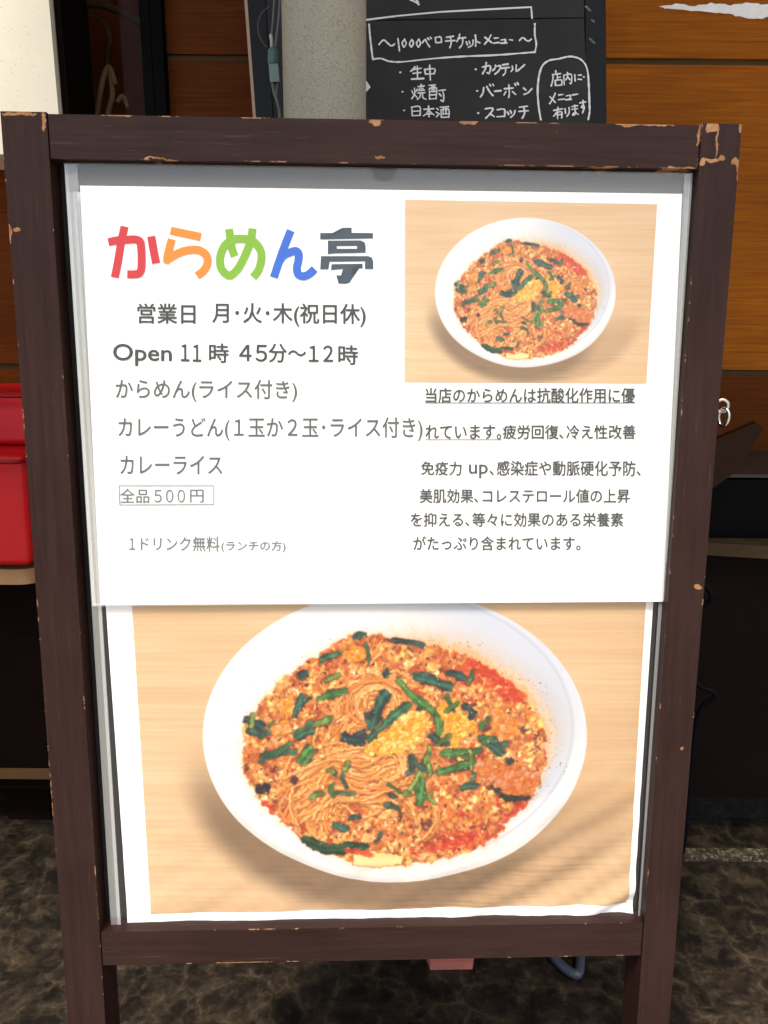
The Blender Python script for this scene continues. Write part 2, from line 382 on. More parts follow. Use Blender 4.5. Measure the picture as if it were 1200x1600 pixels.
# benches
def rounded_top(bm, x0, x1, y0, y1, z0, z1, r, side):
    pts = [(x0, y1), (x1, y1)]
    if side == 'right':
        arc = [(x1 - r + r*math.cos(t), y0 + r - r*math.sin(t)) for t in np.linspace(0, math.pi/2, 9)]; pts = [(x0, y1), (x1, y1)] + arc + [(x0, y0)]
    else:
        arc = [(x0 + r - r*math.sin(t), y0 + r - r*math.cos(t)) for t in np.linspace(0, math.pi/2, 9)]; pts = [(x0, y1), (x1, y1), (x1, y0)] + arc
    add_prism(bm, [(x, y, z1) for x, y in pts], [(x, y, z0) for x, y in pts])
p = at(30, 890, 1.0); q = at(50, 900, 1.0)
bl = tag(empty('wooden_bench', loc=(-0.75, 1.1, 0)), 'varnished wooden bench with rounded corner under the red boxes', 'bench')
bm = bmesh.new(); zt = p[2]; rounded_top(bm, -1.0, q[0] + 0.008 + 0.75, -0.10, 0.175, zt - 0.022, zt, 0.03, 'right'); from_bm('seat', bm, M['benchwood'], bl, bevel=0.003)
wbox('front_panel', (-0.98, -0.04, 0.085), (q[0] + 0.90, -0.015, zt - 0.023), M['darkwood'], bl, 0.002)
zt2 = at(30, 1206, 1.055)[2]
wbox('skirting_strip', (-0.98, -0.052, zt2 - 0.008), (q[0] + 0.75, -0.041, zt2 + 0.004), plain('dark_bench_edge', (0.085, 0.045, 0.018), 0.6, 0.2), bl, 0.002)
wbox('leg', (q[0] + 0.62, 0.0, 0.0), (q[0] + 0.69, 0.16, 0.084), M['darkwood'], bl, 0.003)
p = at(1160, 862, 1.0)
br = tag(empty('round_ended_bench', loc=(0.85, 1.1, 0)), 'dark bench with pale curved wooden seat edge beside the right post', 'bench')
bm = bmesh.new(); x0 = at(1085, 862, 1.02)[0] - 0.85
pts = [(x0 + 0.0, 0.175), (1.2, 0.175), (1.2, -0.165)] + [(0.9 - 0.9 * t + x0 * t, -0.165 + 0.09 * t ** 3) for t in np.linspace(0, 1, 14)]
add_prism(bm, [(a, b, p[2] + 0.006) for a, b in pts], [(a, b, p[2] - 0.012) for a, b in pts])
from_bm('seat', bm, plain('worn_bench_wood', (0.060, 0.038, 0.018), 0.7, 0.15, var=0.3, scale=30), br, bevel=0.002)
wbox('front_panel', (x0 + 0.01, -0.05, 0.087), (1.2, 0.0, p[2] - 0.013), plain('dark_maroon_panel', (0.0055, 0.0022, 0.002), 0.7, 0.08, var=0.3, scale=6), br, 0.002)
wbox('leg', (x0 + 0.06, 0.03, 0.087), (x0 + 0.12, 0.16, p[2] - 0.013), M['darkwood'], br, 0.003)

# black crate and dark folder on that bench
p1 = at(1150, 741, 1.045)
ck = tag(empty('black_crate', loc=(0.62, 1.045, p[2] + 0.0065)), 'black box with thin pale rim standing on the right bench', 'box')
hgt = p1[2] - p[2] - 0.006
wbox('body', (-0.20, 0, 0), (0.5, 0.2, hgt - 0.008), M['black'], ck, 0.004)
wbox('rim', (-0.202, -0.003, hgt - 0.0045), (0.502, 0.202, hgt), plain('grey_rim', (0.03, 0.026, 0.022), 0.5, 0.4), ck, 0.002)
bm = bmesh.new()
fq = [(1095, 697), (1180, 661), (1192, 672), (1150, 738), (1095, 775)]
add_prism(bm, [at(x, y, 0.965 + 0.035 * (775 - y) / 110) for x, y in fq], [at(x, y, 0.965 + 0.035 * (775 - y) / 110) + np.array([0.004, 0.012, 0.002]) for x, y in fq])
tag(from_bm('leaning_folder', bm, plain('dark_brown_card', (0.022, 0.009, 0.003), 0.7, 0.1), bevel=0.0015), 'dark brown folder leaning on the black box by the ring hook', 'folder')

# red boxes
def red_box(name, quad, Y, depth, label):
    r_ = tag(empty(name, loc=at(quad[0], quad[3], Y)), label, 'box')
    a, b = at(quad[0], quad[1], Y), at(quad[2], quad[3], Y); o = np.array(r_.location)
    bm = bmesh.new(); add_box(bm, (a[0] - o[0], 0, 0), (b[0] - o[0], depth, (a[2] - o[2]) * 0.80)); body = from_bm('body', bm, M['red'], r_, True, 0.012, 3)
    bm = bmesh.new(); add_box(bm, (a[0] - o[0] - 0.004, -0.004, (a[2] - o[2]) * 0.815), (b[0] - o[0] + 0.004, depth + 0.004, a[2] - o[2])); from_bm('lid', bm, M['red'], r_, True, 0.010, 3)
    return r_
zb = zt
def red_cushion(name, px_r, y_top, y_bot, Y, depth, tilt, label):
    o = at(px_r, y_bot, Y); r_ = tag(empty(name, loc=o), label, 'cushion')
    h = at(px_r, y_top, Y)[2] - o[2]
    bm = bmesh.new(); add_box(bm, (-0.45, 0, 0), (0, depth, h))
    for v in bm.verts:
        if v.co.z > 0: v.co.y += tilt
    for f in bmesh.ops.subdivide_edges(bm, edges=bm.edges[:], cuts=5, use_grid_fill=True)['geom_inner']: pass
    rn = random.Random(int(y_top)); hx = h / 2; hy = depth / 2
    for v in bm.verts:
        fx_ = v.co.x / -0.45; fz = v.co.z / h; fy = v.co.y / (depth + tilt)
        puff = 0.006 * math.sin(math.pi * min(max(fx_, 0), 1)) 
        v.co.y += (-puff if fy < 0.3 else puff) * math.sin(math.pi * fz) * (1 if fy < 0.25 or fy > 0.75 else 0) + rn.uniform(-.0008, .0008); v.co.z += rn.uniform(-.0008, .0008)
    from_bm('cushion_cover', bm, M['red'], r_, True, 0.010, 4)
    bm = bmesh.new(); add_tube(bm, [(-0.45, -0.001, h * 0.965), (-0.004, -0.001, h * 0.965), (-0.0005, 0.006, h * 0.965), (-0.0005, depth, h * 0.965)], 0.0028, 8); from_bm('piping', bm, plain('dark_red_piping', (0.22, 0.002, 0.005), 0.45, 0.3), r_, True)
    return r_
LOWC = red_cushion('red_cushion', 50, 716, 886, 0.985, 0.19, 0.012, 'red vinyl block cushion lying directly on the wooden bench, lower of two')
zc2 = LOWC.location.z + (at(50, 716, 0.985)[2] - at(50, 886, 0.985)[2]) + 0.001
py2 = 664
UPC = red_cushion('red_cushion', 43, 582, py2, 1.075, 0.17, 0.02, 'red vinyl block cushion stacked on top of the lower red cushion')
UPC.location.z = zc2

# pole
pl_ = at(440, 90, 0.98); pr_ = at(573, 90, 0.98); rp = (pr_[0] - pl_[0]) / 2 * 0.985
bm = bmesh.new(); bmesh.ops.create_cone(bm, cap_ends=True, segments=64, radius1=rp, radius2=rp, depth=2.299)
for v in bm.verts: v.co.z += 1.1495
o = from_bm('round_pole', bm, M['pole'], None, True); o.location = ((pl_[0] + pr_[0]) / 2, 0.985, 0.0)
tag(o, 'thick speckled grey round pole standing in front of the chalkboard', 'pole')

# ------------------------------------------------------------------ chalkboard menu
br_, bu_ = axes(0.0, 5.0, 3.5)
bo = at(650, 190, 1.14)
CB = Plane(bo, br_, bu_)
cb = tag(empty('chalkboard_sign', CB.matrix()), 'black handwritten chalk drinks menu board behind the pole', 'menu board')
def quad_pts(pl, q, y): return [pl.L(a, b, y) for a, b in q]
def slab(name, pl, q, y, th, mat, parent, bevel=0.0):
    f = quad_pts(pl, q, y); b = [(x, yy + th, z) for x, yy, z in f]
    bm = bmesh.new(); add_prism(bm, f, b); return from_bm(name, bm, mat, parent, bevel=bevel)
xl = CB.L(388, 90)[0]; xr_ = CB.L(948, 90)[0]; zt_ = 0.42; zb_ = -0.95
ffw = 0.027
wbox('panel', (xl + ffw + .0005, 0.006, zb_ + 0.2), (xr_ - ffw - .0005, 0.014, zt_ - ffw), M['board'], cb)
bm = bmesh.new(); add_box(bm, (xl + 0.0045, 0.0028, zb_), (xl + ffw, 0.022, zt_)); add_box(bm, (xr_ - ffw, 0.0028, zb_), (xr_, 0.022, zt_)); add_box(bm, (xl + ffw + .001, 0.0028, zt_ - ffw), (xr_ - ffw - .001, 0.022, zt_))
from_bm('frame', bm, M['slate'], cb, bevel=0.0015)
wbox('worn_edge', (xl, 0.0020, zb_), (xl + 0.004, 0.022, zt_), M['tan'], cb, 0.001)
slab('lower_black_sheet', CB, [(452, 34), (912, 29), (921, 190), (921, 420), (452, 420)], 0.0005, 0.001, M['blackpaper'], cb)
slab('upper_black_sheet', CB, [(450, -120), (911, -125), (912.5, 27), (452, 32)], 0.0016, 0.001, M['blackpaper'], cb)

def stroke_mesh(bm, pl, pts, wpx, y, round_ends=True, n=0, jit=0.0, seed=0):
    """one pen stroke as a flat ribbon on a board; pts in photo units"""
    P = [np.array(p, float) for p in pts]
    rnd = random.Random(seed)
    if len(P) == 1: P = [P[0] - (0.5, 0), P[0] + (0.5, 0)]
    if n: P = catmull(P, n)
    q = [P[0]]
    for p in P[1:]:
        if np.hypot(*(p - q[-1])) > 1e-3: q.append(p)
    P = q; N = len(P); h = wpx / 2
    L, R_ = [], []
    for i in range(N):
        t0 = P[i] - P[i-1] if i else P[1] - P[0]; t1 = P[i+1] - P[i] if i < N-1 else P[-1] - P[-2]
        t0 = t0 / np.hypot(*t0); t1 = t1 / np.hypot(*t1); t = t0 + t1
        if np.hypot(*t) < 0.2: t = t1.copy()
        t /= np.hypot(*t); nn = np.array([-t[1], t[0]]); k = 1 / max(0.55, nn @ np.array([-t1[1], t1[0]]))
        hh = h * k * (1 + jit * rnd.uniform(-1, 1))
        L.append(P[i] + nn * hh * (1 + jit * rnd.uniform(-.5, .5))); R_.append(P[i] - nn * hh)
    vl = [bm.verts.new(pl.L(*p, y - 0.00006 * k_ / N)) for k_, p in enumerate(L)]; vr = [bm.verts.new(pl.L(*p, y - 0.00006 * k_ / N)) for k_, p in enumerate(R_)]
    for i in range(N - 1):
        bm.faces.new((vl[i], vr[i], vr[i+1], vl[i+1]))
    if round_ends:
        for c, a, b, s_ in ((P[0], vl[0], vr[0], 1), (P[-1], vl[-1], vr[-1], -1)):
            v0 = (L[0] if s_ == 1 else L[-1]) - c
            fan = [a]
            for k in range(1, 6):
                th = s_ * math.pi * k / 6
                fan.append(bm.verts.new(pl.L(*(c + np.array([v0[0]*math.cos(th) - v0[1]*math.sin(th), v0[0]*math.sin(th) + v0[1]*math.cos(th)])), y)))
            fan.append(b)
            try: bm.faces.new(fan)
            except ValueError: pass
def chalk(name, strokes, ox, oy, sc_, w_, parent, y=-0.0003, n=4):
    bm = bmesh.new()
    for i, s_ in enumerate(strokes):
        stroke_mesh(bm, CB, [(ox + a / sc_, oy + b / sc_) for a, b in s_], w_ * 1.12 / sc_, y - 0.00008 * (i % 5), True, n if len(s_) > 2 else 0, 0.26, i)
    return from_bm(name, bm, M['chalk'], parent)
A = (570, 0, 6.0); B = (740, 0, 6.0)          # two close-up views of the board, 6 units to the photo pixel
chalk('chalk_box', [[(20,185),(300,150),(700,112),(1200,85),(1560,66)], [(1560,66),(1568,170)]], *A, 14, cb, 0.0012, 0)
chalk('chalk_box', [[(40,230),(48,330),(62,450),(76,560)], [(76,556),(150,548),(230,575),(350,580),(600,553),(900,530),(1200,518),(1450,500),(1598,488)], [(1594,225),(1594,330),(1608,410),(1594,490)]], *A, 14, cb)
chalk('chalk_heading', [
    [(135,415),(175,375),(215,405),(250,430),(280,410)], [(310,360),(318,420),(325,478)],
    [(372,370),(350,405),(368,440),(388,405),(374,372)], [(440,370),(420,408),(436,440),(456,405),(442,372)], [(505,368),(485,405),(502,440),(522,405),(507,370)],
    [(540,400),(565,372),(585,405),(608,440)], [(590,358),(602,372)], [(612,348),(624,362)],
    [(660,352),(666,400)], [(660,352),(712,348),(718,398)], [(666,400),(718,398)],
    [(765,350),(830,340)], [(758,385),(845,380)], [(802,345),(810,400),(796,450)],
    [(890,320),(880,360),(862,390)], [(872,362),(945,352)], [(918,358),(915,410),(888,450)],
    [(952,392),(962,420)], [(978,385),(986,412)], [(1015,378),(1010,420),(970,445)], [(1036,330),(1042,385),(1038,435)], [(1042,385),(1078,402)],
    [(1182,330),(1160,370),(1122,415)], [(1128,350),(1190,400)], [(1215,358),(1250,355)], [(1208,405),(1258,398)],
    [(1280,375),(1318,372),(1312,400)], [(1275,405),(1330,402)], [(1355,372),(1385,376)],
    [(1450,380),(1480,352),(1510,375),(1535,385),(1560,368)]], *A, 13, cb)
chalk('chalk_item', [[(335,678)], [(470,625),(455,650),(430,668)], [(450,650),(530,640)], [(452,688),(525,680)], [(492,620),(494,735)], [(440,742),(550,735)],
    [(562,652),(568,695)], [(562,652),(655,645),(650,690)], [(568,695),(650,690)], [(608,612),(615,750)]], *A, 14, cb)
chalk('chalk_item', [[(355,860)], [(440,850),(455,880)], [(490,840),(475,865)], [(465,825),(468,880),(440,925)], [(470,890),(490,915)],
    [(500,812),(555,805)], [(528,792),(528,850)], [(500,850),(560,845)], [(510,830),(512,848)], [(545,826),(546,846)], [(498,872),(565,868)], [(525,872),(515,910),(495,930)], [(542,872),(545,915),(575,930)],
    [(600,800),(660,795)], [(605,830),(608,930)], [(605,830),(670,825),(668,925)], [(608,860),(668,856)], [(608,890),(668,888)], [(608,928),(668,924)], [(630,800),(630,860)], [(648,800),(648,860)],
    [(690,850),(755,842)], [(728,845),(740,900),(735,950),(715,940)], [(700,880),(715,900)]], *A, 11, cb)
chalk('chalk_item', [[(370,1035)], [(440,1005),(445,1085)], [(440,1005),(515,1000),(518,1082)], [(443,1043),(516,1040)], [(445,1085),(518,1082)],
    [(555,1025),(645,1018)], [(598,995),(602,1095)], [(598,1030),(575,1065),(552,1085)], [(602,1030),(625,1060),(652,1078)], [(580,1070),(622,1068)],
    [(675,1015),(690,1030)], [(668,1050),(684,1060)], [(672,1095),(700,1065)], [(705,1005),(785,1000)], [(715,1030),(718,1100)], [(715,1030),(785,1025),(788,1098)], [(735,1005),(735,1060)], [(760,1003),(762,1060)], [(718,1070),(786,1068)], [(718,1100),(788,1098)]], *A, 11, cb)
chalk('chalk_item', [[(22,650)], [(82,630),(155,618),(148,685),(125,680)], [(118,590),(112,640),(85,690)], [(205,610),(200,640),(180,660)], [(205,625),(250,618),(235,665),(200,695)],
    [(272,608),(322,600)], [(255,640),(335,632)], [(300,636),(298,680),(278,705)], [(362,620),(365,650),(350,672)], [(400,610),(402,668),(440,640),(480,605)]], *B, 14, cb)
chalk('chalk_item', [[(35,852)], [(95,820),(88,870),(65,908)], [(125,815),(150,860),(180,895)], [(150,790),(160,806)], [(178,788),(188,803)], [(198,855),(255,850)],
    [(290,832),(370,825)], [(330,795),(335,870),(330,912)], [(302,860),(285,890)], [(365,860),(395,885)], [(385,785),(395,800)], [(408,775),(418,790)], [(468,825),(490,845)], [(472,885),(510,870),(548,828)]], *B, 14, cb)
chalk('chalk_item', [[(45,1060)], [(108,1020),(180,1015),(160,1060),(112,1110)], [(155,1065),(195,1095)], [(220,1030),(288,1025),(290,1090)], [(218,1095),(292,1090)],
    [(318,1050),(328,1070)], [(345,1040),(355,1062)], [(388,1035),(380,1070),(350,1098)], [(430,1005),(505,995)], [(425,1045),(512,1038)], [(470,1000),(478,1060),(455,1110)]], *B, 14, cb)
chalk('chalk_bubble', [[(630,1120),(610,1000),(600,850),(612,720),(640,625),(700,570),(790,552)], [(800,552),(880,532),(950,535),(1020,570),(1065,650),(1080,800),(1085,950),(1088,1040),(1075,1120)]], *B, 15, cb)
chalk('chalk_note', [[(770,665),(772,690)], [(738,700),(815,690)], [(745,700),(742,750),(728,805)], [(785,705),(785,750)], [(785,728),(815,722)], [(765,755),(768,800)], [(765,755),(825,750),(825,798)], [(768,802),(825,798)],
    [(845,705),(850,795)], [(845,705),(915,698),(915,780),(900,778)], [(880,680),(880,720),(862,750)], [(880,720),(902,745)], [(948,700),(952,760)], [(980,705),(1008,702)], [(978,742),(1010,745)], [(1030,720),(1036,722)]], *B, 12, cb)
chalk('chalk_note', [[(765,875),(745,920),(715,970)], [(715,905),(765,960)], [(800,890),(840,885)], [(795,935),(850,928)], [(868,900),(908,895),(902,925)], [(862,935),(915,930)], [(928,890),(975,882)]], *B, 12, cb)
chalk('chalk_note', [[(752,1035),(835,1020)], [(792,1005),(780,1050),(750,1090)], [(785,1055),(788,1115)], [(785,1055),(825,1048),(826,1105)], [(788,1078),(825,1072)], [(858,1020),(862,1060)], [(895,1010),(895,1060),(872,1092)],
    [(920,1000),(975,990)], [(922,1025),(975,1018)], [(948,985),(952,1070),(928,1075),(950,1055),(980,1072)], [(995,965),(1050,955)], [(1025,940),(1030,1010),(1012,1005),(1025,985),(1038,1010),(1020,1060)]], *B, 12, cb)
chalk('chalk_tick', [[(430,0),(470,15),(505,40)], [(470,-20),(500,20)]], *A, 14, cb, 0.0012)
bm = bmesh.new()
for (a, b) in ((1075, 85), (1110, 190), (1090, 365), (1115, 390), (1050, 60)):
    stroke_mesh(bm, CB, [(740 + a/6, b/6), (740 + a/6 + 3, b/6 + 2)], 3.2, 0.0022, True, 0)
from_bm('paint_fleck', bm, plain('grey_fleck', (0.16, 0.17, 0.17), 0.8), cb)
slab('white_sticker', CB, [(568, 126), (573, 127), (579, 136), (572, 144), (566, 142)], -0.0008, 0.0006, M['paper'], cb)

# cable with inline connector hanging beside the pole
cab = tag(empty('hanging_cable', loc=at(427, 110, 1.06)), 'thin grey cable with grey green connector hanging left of the pole', 'cable')
co_ = np.array(cab.location); sc5 = 8.42
def c5(l, Y=1.06): return [at(370 + a / sc5, b / sc5, Y) - co_ for a, b in l]
bm = bmesh.new()
add_tube(bm, catmull(c5([(500, -900), (500, -300), (495, 0), (480, 220), (462, 440), (460, 480)]), 6), 0.0014, 8)
add_tube(bm, catmull(c5([(585, -900), (580, -300), (568, 0), (555, 220), (530, 440), (505, 640)]), 6), 0.0018, 8)
add_tube(bm, catmull(c5([(470, 1090), (490, 1200), (530, 1320), (565, 1480), (580, 1800), (590, 2600)]), 6), 0.0022, 8)
add_tube(bm, catmull(c5([(535, 1090), (525, 1200), (525, 1270)]), 6), 0.0015, 8)
from_bm('wire', bm, M['wire'], cab, True)
bm = bmesh.new(); add_tube(bm, catmull(c5([(440, 80), (330, 180), (280, 330), (310, 500), (400, 630)], 1.09), 8), 0.0012, 8)
from_bm('wire_loop', bm, plain('faint_wire', (0.045, 0.047, 0.045), 0.6), cab, True)
bm = bmesh.new(); add_tube(bm, c5([(478, 640), (482, 660), (484, 830), (485, 850)]), [0.0055, 0.0070, 0.0074, 0.0066], 16)
from_bm('connector_cap', bm, M['green'], cab, True)
bm = bmesh.new(); pf = c5([(425, 850), (548, 850), (568, 1085), (445, 1095)])
add_prism(bm, [p_ + np.array((0, -0.005, 0)) for p_ in pf], [p_ + np.array((0, 0.005, 0)) for p_ in pf])
from_bm('connector_body', bm, plain('pale_grey_green', (0.17, 0.25, 0.235), 0.45, 0.45), cab, bevel=0.0012)
bm = bmesh.new(); add_tube(bm, c5([(450, 450), (450, 490), (458, 520), (460, 625)]), [0.0018, 0.0024, 0.0020, 0.0020], 10)
from_bm('pin', bm, plain('pale_pin', (0.55, 0.52, 0.48), 0.5), cab, True)

# torn paint on the wall
rnd = random.Random(4)
tp = [(1030, 11), (1055, 6), (1085, 9), (1110, 5), (1140, 8), (1165, 4), (1190, 7), (1260, 2), (1260, 40), (1200, 26), (1185, 29), (1160, 27), (1140, 22), (1110, 20), (1080, 16), (1050, 14)]
tq = []
for i, (a, b) in enumerate(tp):
    c, d = tp[(i + 1) % len(tp)]
    for t in (0, .25, .5, .75): tq.append((a + (c - a) * t + rnd.uniform(-1.2, 1.2), b + (d - b) * t + rnd.uniform(-1.3, 1.3)))
f_ = [at(a, b, WY - 0.0012) for a, b in tq]; bm = bmesh.new(); add_prism(bm, f_, [p_ + np.array((0, 0.0010, 0)) for p_ in f_])
tag(from_bm('torn_paper', bm, M['peel']), 'ragged white strip of torn paper left on the plank wall', 'torn paper')

# odds and ends on the floor behind the sign
p = onz(700, 1500, 0.0)
bm = bmesh.new(); q4 = [onz(655, 1470, 0), onz(745, 1470, 0), onz(738, 1515, 0), onz(672, 1516, 0)]
add_prism(bm, [a + np.array((0, 0, 0.012)) for a in q4], [a + np.array((0, 0, 0.0005)) for a in q4])
tag(from_bm('pink_block', bm, M['pink'], bevel=0.002), 'salmon pink flat scrap on the marble floor below the bottom rail', 'scrap')
bm = bmesh.new(); pts = [(845, 1440), (862, 1490), (893, 1520), (906, 1512), (906, 1440)]
add_tube(bm, catmull([onz(a, b, 0.007) for a, b in pts], 6), 0.006, 10)
tag(from_bm('metal_foot', bm, M['dusk'], smooth=True), 'bent blue grey steel foot on the floor below the bottom rail', 'stand foot')
bm = bmesh.new(); add_tube(bm, catmull([at(1088, 900, 0.97), at(1112, 932, 0.96), at(1090, 965, 0.97), at(1085, 1060, 0.97), at(1118, 1085, 0.96), at(1092, 1115, 0.97), at(1078, 1220, 0.97), at(1066, 1330, 0.98), at(1040, 1390, 1.0)], 8), 0.0036, 10)
tag(from_bm('dark_cord', bm, plain('navy_cord', (0.0012, 0.0018, 0.004), 0.7, 0.1), smooth=True), 'dark blue looped cord hanging behind the right post', 'cord')

# ------------------------------------------------------------------ A-frame sign
SP = SIGN.L
sg = tag(empty('a_frame_sign', SIGN.matrix()), 'chipped dark brown wooden A frame signboard holding the ramen menu', 'signboard')
XL0, XL1 = SP(53, 880)[0], SP(118, 880)[0]; XR1, XR0 = SP(1110, 800)[0], SP(1054, 790)[0]
ZT = SP(75, 175)[2]; ZT2 = SP(76, 247)[2]; ZB = SP(157, 1458)[2]; ZB2 = SP(160, 1510)[2]
DEPTH = 0.034
chips = [(585, 189, 13, 8), (735, 189, 22, 6), (330, 177, 40, 1.5), (1000, 193, 60, 3.5), (1112, 199, 16, 11), (1093, 208, 3, 22), (1158, 197, 4, 10), (1121, 222, 1.6, 26), (1098, 254, 8, 8),
         (1112, 251, 14, 3.5), (1128, 248, 5, 4), (1150, 252, 9, 10), (1154, 266, 5, 18), (13, 362, 8, 17), (26, 360, 6, 4), (1090, 918, 7, 5), (1065, 1170, 4, 4), (30, 178, 30, 3), (68, 190, 3, 16),
         (4, 250, 3, 6), (200, 178, 6, 2), (250, 247, 30, 1.2), (1060, 262, 30, 2), (940, 262, 25, 1.5), (595, 246, 8, 2)]
chl = []
for (a, b, c, d) in chips:
    x_, _, z_ = SP(a, b); s_ = 0.00047 * (0.62 if min(c, d) > 5 else 0.85); chl.append((x_, z_, c * s_, d * s_))
mz, mx = painted_wood('worn_brown_paint_upright', 'z', [c for c, o_ in zip(chl, chips)]), painted_wood('worn_brown_paint_rail', 'x', [c for c, o_ in zip(chl, chips) if o_[1] < 300])
for (a, b, top) in ((XL0, XL1, ZT), (XR0, XR1, ZT)):
    bm = bmesh.new(); add_box(bm, (a, 0, 0.0), (b, DEPTH, top)); from_bm('post', bm, mz, sg, bevel=0.0012)
wbox('top_rail', (XL1 + 0.0006, 0.0012, ZT2), (XR0 - 0.0006, DEPTH - 0.003, ZT - 0.0008), mx, sg, 0.0012)
wbox('bottom_rail', (XL1 + 0.0006, 0.0012, ZB2), (XR0 - 0.0006, DEPTH - 0.003, ZB), mx, sg, 0.0012)
wbox('backing_board', (XL1 + 0.0008, 0.016, ZB + 0.0005), (XR0 - 0.0008, 0.022, ZT2 - 0.0005), M['back'], sg)
# rear frame, hinged at the top
bk = math.tan(rad(24))
def rear(x0, x1, name='rear_leg'):
    bm = bmesh.new(); zt3 = ZT - 0.02
    f = [(x0, DEPTH + 0.004 + 0.0, zt3), (x1, DEPTH + 0.004, zt3), (x1, DEPTH + 0.004 + bk * zt3, 0.0), (x0, DEPTH + 0.004 + bk * zt3, 0.0)]
    g = [(a, b + 0.026, c) for a, b, c in f]; add_prism(bm, f, g); from_bm(name, bm, mz, sg, bevel=0.0012)
rear(XL0 + 0.03, XL0 + 0.058); rear(XR1 - 0.058, XR1 - 0.03)
zc_ = 0.30; yb_ = DEPTH + 0.006 + bk * (ZT - 0.02 - zc_)
wbox('rear_rail', (XL0 + 0.059, yb_, zc_), (XR1 - 0.059, yb_ + 0.022, zc_ + 0.03), mx, sg, 0.0012)
# eye screw and ring on the right side
ex, _, ez = SP(1128, 634, 0.016)
bm = bmesh.new(); R0 = 0.0046
ring = [(ex + R0 * math.cos(t), 0.016, ez + R0 * math.sin(t)) for t in np.linspace(0, 2*math.pi, 24, endpoint=False)]
add_tube(bm, ring, 0.0014, 8, True); add_tube(bm, [(XR1 - 0.004, 0.016, ez - 0.002), (ex - R0 * 0.9, 0.016, ez - 0.001)], 0.0014, 8)
es = from_bm('eye_screw', bm, M['steel'], sg, True)
bm = bmesh.new(); ring = [(ex + 0.001 + 0.002 * math.cos(t), 0.014 - 0.004 * math.cos(t), ez - 0.0082 + 0.0066 * math.sin(t)) for t in np.linspace(0, 2*math.pi, 24, endpoint=False)]
add_tube(bm, ring, 0.0013, 8, True); from_bm('link', bm, M['steel'], sg, True)

# ------------------------------------------------------------------ painting of the ramen photograph printed on the sheets
PX0, PY0, PW, PH, PS = 190, 812, 880, 630, 1.25    # canvas in photo units, PS samples per unit
RNG = np.random.RandomState(11)
def vnoise(h, w, cy, cx, rng):
    """smooth value noise with cell size cy, cx"""
    gh, gw = int(h / cy) + 3, int(w / cx) + 3
    g = rng.rand(gh, gw); y = np.arange(h) / cy; x = np.arange(w) / cx
    yi, xi = y.astype(int), x.astype(int); fy, fx = y - yi, x - xi
    fy = (fy * fy * (3 - 2 * fy))[:, None]; fx = (fx * fx * (3 - 2 * fx))[None]
    a = g[yi][:, xi]; b = g[yi][:, xi + 1]; c = g[yi + 1][:, xi]; d = g[yi + 1][:, xi + 1]
    return (a * (1 - fx) + b * fx) * (1 - fy) + (c * (1 - fx) + d * fx) * fy
class Canvas:
    def __init__(s):
        s.h, s.w = int(PH * PS), int(PW * PS); s.a = np.zeros((s.h, s.w, 3))
        s.Y, s.X = np.mgrid[0:s.h, 0:s.w] / PS; s.X += PX0; s.Y += PY0
    def win(s, x0, y0, x1, y1):
        i0 = max(int((y0 - PY0) * PS), 0); i1 = min(int((y1 - PY0) * PS) + 2, s.h); j0 = max(int((x0 - PX0) * PS), 0); j1 = min(int((x1 - PX0) * PS) + 2, s.w)
        return slice(i0, i1), slice(j0, j1)
    def over(s, sl, al, col):
        s.a[sl] = s.a[sl] * (1 - al[..., None]) + np.asarray(col, float) * al[..., None]
    def dist(s, sl, P):
        X, Y = s.X[sl], s.Y[sl]; D = np.full(X.shape, 1e9); T = np.zeros(X.shape); S = np.zeros(X.shape); n = len(P) - 1
        for i in range(n):
            ax, ay = P[i]; bx, by = P[i+1]; dx, dy = bx - ax, by - ay; L = dx*dx + dy*dy + 1e-9
            t = np.clip(((X - ax)*dx + (Y - ay)*dy) / L, 0, 1); ex, ey = X - ax - t*dx, Y - ay - t*dy; d = np.hypot(ex, ey)
            k = d < D; D = np.where(k, d, D); T = np.where(k, (i + t) / n, T); S = np.where(k, np.sign(dx*ey - dy*ex) * d, S)
        return D, T, S
    def stroke(s, P, wd, col, op=1.0, soft=0.7, taper=0.0):
        P = np.asarray(P, float); m_ = wd / 2 + 2
        sl = s.win(P[:, 0].min() - m_, P[:, 1].min() - m_, P[:, 0].max() + m_, P[:, 1].max() + m_)
        if s.a[sl].size == 0: return
        D, T, S = s.dist(sl, P); r = wd / 2 * (1 - taper * np.abs(2*T - 1) ** 3)
        s.over(sl, np.clip((r - D) / soft + 0.5, 0, 1) * op, col)
    def blob(s, x, y, rx, ry, an, col, op=1.0, edge=0.6):
        m_ = max(rx, ry) + 1.5; sl = s.win(x - m_, y - m_, x + m_, y + m_)
        if s.a[sl].size == 0: return
        X, Y = s.X[sl] - x, s.Y[sl] - y; c, n = math.cos(an), math.sin(an); u, v = (X*c + Y*n) / rx, (-X*n + Y*c) / ry
        s.over(sl, np.clip((1 - np.hypot(u, v)) * min(rx, ry) / edge + 0.3, 0, 1) * op, col)
    def inside(s, P):
        """signed distance (positive inside) to a closed polygon, whole canvas"""
        P = np.asarray(P, float); Q = np.roll(P, -1, 0); ins = np.zeros(s.X.shape, bool); D = np.full(s.X.shape, 1e9)
        for (ax, ay), (bx, by) in zip(P, Q):
            if ay != by:
                k = ((ay > s.Y) != (by > s.Y)) & (s.X < (bx - ax) * (s.Y - ay) / (by - ay) + ax); ins ^= k
            dx, dy = bx - ax, by - ay; t = np.clip(((s.X - ax)*dx + (s.Y - ay)*dy) / (dx*dx + dy*dy + 1e-9), 0, 1)
            D = np.minimum(D, np.hypot(s.X - ax - t*dx, s.Y - ay - t*dy))
        return np.where(ins, D, -D)
